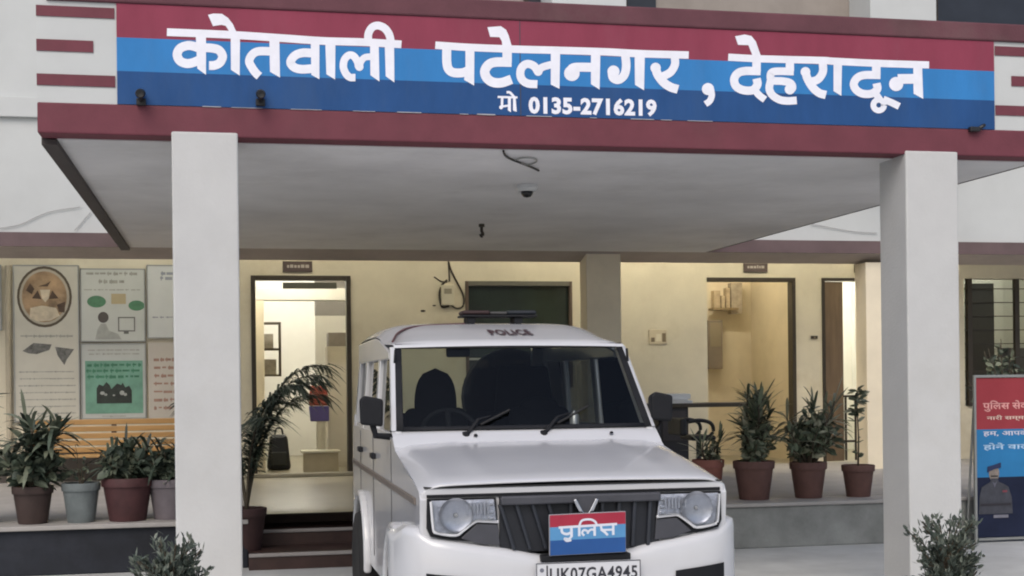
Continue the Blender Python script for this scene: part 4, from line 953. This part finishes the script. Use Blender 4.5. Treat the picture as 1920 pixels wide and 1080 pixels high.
disc_b = MB(); disc(disc_b,.03,1.02,.045,.042,.008); disc_b.build('emblem_oval', trim_gry, gr)
for s in (-1,1):
    sx = lambda pts: [(s*x+ .0, z) for x, z in pts]
    hl = MB().xz(sx([(.765,1.066),(.418,1.066),(.405,.835),(.63,.858),(.75,.88),(.768,.92)]),.055,.095).build('headlight', trim_blk, car)
    shp = [(.745,1.058),(.432,1.058),(.420,.950),(.528,.955),(.622,.892),(.718,.902),(.735,.922)]
    MB().xz(sx(shp),.046,.056).build('reflector', mat('lamp_silver',(.60,.62,.70),.30,.30,22,metal=.35,bump=.6,bscale=60), hl)
    Mx = Matrix.Rotation(R(90),4,'X')
    MB().lathe([(.086,.004),(.080,.0),(.06,-.006),(.03,-.010),(0,-.011)],(s*.625,.032,.985),28,Mx,False).build('main_bowl', mat('lamp_bowl',(.66,.68,.76),.26,.10,45,metal=.45), hl, smooth=True)
    MB().lathe([(.0,.014),(.009,.012),(.012,0)],(s*.625,.040,.985),12,Mx).build('bulb', mat('bulb_glass',(.75,.76,.8),.1), hl, smooth=True)
    for k in range(7):
        x_ = .455+.018*k; MB().box(min(s*x_,s*(x_+.012)),max(s*x_,s*(x_+.012)),.034,.046,.985-.004*(k % 2),1.045).build('lamp_facet', MATS['lamp_bowl'], hl, bevel=.002)
    for k, zz_ in enumerate((1.035,.995,.965)): MB().box(min(s*.432,s*.462),max(s*.432,s*.462),.036,.046,zz_-.008,zz_+.008).build('lamp_rib', chrome, hl, bevel=.003)
    c3 = catmull([(s*x,.036,z) for x, z in [(.748,1.055),(.738,.925),(.720,.900),(.628,.886),(.590,.908),(.530,.950),(.490,.952),(.412,.946)]],3)
    MB().tube(c3,.0085,6).build('chrome_trim', mat('lamp_trim_white',(.72,.73,.76),.25,.03), hl)
    MB().xz(sx([(.60,.868),(.52,.938),(.412,.932),(.402,.828),(.50,.835)]),.04,.054).build('filler_panel', trim_gry, hl, bevel=.004)
    MB().xz(sx(shp),.026,.029).build('lens', glass('lamp_lens',(.93,.94,.95),1.4,.03), hl)
# bumper
TAB = ((0,.762),(.17,.764),(.39,.812),(.60,.845),(.75,.876),(.82,.918),(.87,.925),(.91,.88))
def ztop(x):
    x = min(abs(x),.91)
    for (a, za), (c_, zc_) in zip(TAB, TAB[1:]):
        if x <= c_: return za+(zc_-za)*(x-a)/(c_-a)
    return TAB[-1][1]
def yb(x):
    q = min(abs(x)/.926,1); return .005+.03*q*q+.42*(1-max(0,1-q**11)**.5)
xs = [math.sin(-math.pi/2+math.pi*j/80)*.925 for j in range(81)]; rows = []
for k in range(9):
    row = []
    for x in xs:
        zt_ = ztop(x); y = yb(x)
        yo, z = ((.08,.42),(.02,.46),(.0,.54),(-.005,.62),(.0,.70),(.0,zt_-.045),(.012,zt_-.012),(.04,zt_),(.13,zt_+.004))[k]
        if k == 4: z = min(.70,zt_-.06)
        row.append((x*(1-.02*(k >= 7)), y+yo, z))
    rows.append(row)
bp = MB().grid(rows).build('bumper', paint, car, smooth=True)
def on_bumper(x0, x1, z0, z1, off, nm, m, sk=0):
    n = 12; return MB().grid([[(x0+(x1-x0)*j/n, yb(x0+(x1-x0)*j/n)-off, z+sk*(j/n)) for j in range(n+1)] for z in (z0,z0+(z1-z0)*.5,z1)]).build(nm, m, bp, smooth=True)
for s in (-1,1):
    on_bumper(s*.50,s*.775,.52,.672,.012,'fog_recess',trim_blk,.028)
on_bumper(-.42,.44,.47,.60,.012,'air_intake',trim_blk)
# plate bracket, number plate and painted board
MB().box(-.205,.255,-.03,.03,.742,.775).build('plate_bracket', trim_blk, car, bevel=.006)
pl = MB().box(-.237,.301,-.040,-.024,.620,.741).build('number_plate', mat('plate_white',(.66,.67,.70),.4,.03), car, bevel=.004)
pb = mat('plate_black',(.025,.026,.035),.5)
MB().box(-.237,.301,-.0425,-.0405,.737,.741).box(-.237,.301,-.0425,-.0405,.620,.624).box(-.237,-.233,-.0425,-.0405,.624,.737).box(.297,.301,-.0425,-.0405,.624,.737).build('rim', trim_gry, pl)
text_mesh('plate_number','UK07GA4945',pb,pl,(-.168,-.0412,.648),(1,0,0),(0,0,1),width=.452,height=.066,bold=.022,lift=0,spacing=1.08)
MB().box(-.185,-.178,-.0425,-.0402,.634,.728).build('plate_bar', pb, pl)
text_mesh('plate_code','IND',mat('plate_grey',(.16,.17,.21),.5),pl,(-.223,-.0412,.640),(1,0,0),(0,0,1),width=.028,height=.018,lift=0)
MB().lathe([(0,-.001),(.011,-.001),(.011,.001),(0,.001)],(-.208,-.0405,.705),14,Matrix.Rotation(R(90),4,'X')).build('plate_seal', MATS['plate_grey'], pl)
br = MB().box(-.198,.198,-.012,.0,0,.208).build('police_board', mat('board_back',(.30,.30,.32),.4), car, bevel=.004)
br.location = (.027,-.036,.779); br.rotation_euler = (R(4),R(-.9),0)
MB().box(-.194,.194,-.0155,-.012,.145,.205).build('red_band', mat('board_red',(.38,.025,.055),.4,.08,9), br)
MB().box(-.194,.194,-.0155,-.012,.078,.145).build('light_blue_band', mat('board_light_blue',(.10,.30,.56),.4,.08,9), br)
MB().box(-.194,.194,-.0155,-.012,.004,.078).build('dark_blue_band', mat('board_dark_blue',(.018,.090,.30),.4,.08,9), br)
bw = mat('board_white_paint',(.72,.76,.86),.5)
L_ = MB(); L_.open = True; kk = [0]
def bs(pts, wd, sm=True):
    kk[0] += 1; a_, c_ = stroke(pts, wd); yo = -.0162-kk[0]*.00004
    L_.grid([[(p.x,yo,p.y) for p in a_],[(p.x,yo,p.y) for p in c_]])
bs([(-.150,.142),(.150,.146)],.012)                                                   # head line
bs([(-.135,.142),(-.132,.118),(-.110,.108),(-.088,.114)],.013); bs([(-.085,.142),(-.085,.092)],.014)       # pa
bs([(-.085,.094),(-.100,.083),(-.120,.086),(-.110,.074),(-.086,.076)],.011)                                # u sign
bs([(-.045,.142),(-.045,.094)],.013); bs([(-.045,.146),(-.030,.172),(.010,.176),(.036,.164),(.046,.146)],.011)  # i sign
bs([(-.020,.095),(-.030,.110),(-.020,.124),(-.002,.116),(-.002,.104)],.011); bs([(-.002,.110),(.014,.124),(.034,.122)],.011); bs([(.034,.142),(.034,.092)],.013)  # la
bs([(.066,.142),(.072,.122),(.092,.118)],.012); bs([(.066,.124),(.086,.108),(.102,.092)],.012); bs([(.090,.119),(.128,.119)],.011); bs([(.130,.142),(.130,.092)],.013) # sa
L_.build('board_lettering', bw, br)
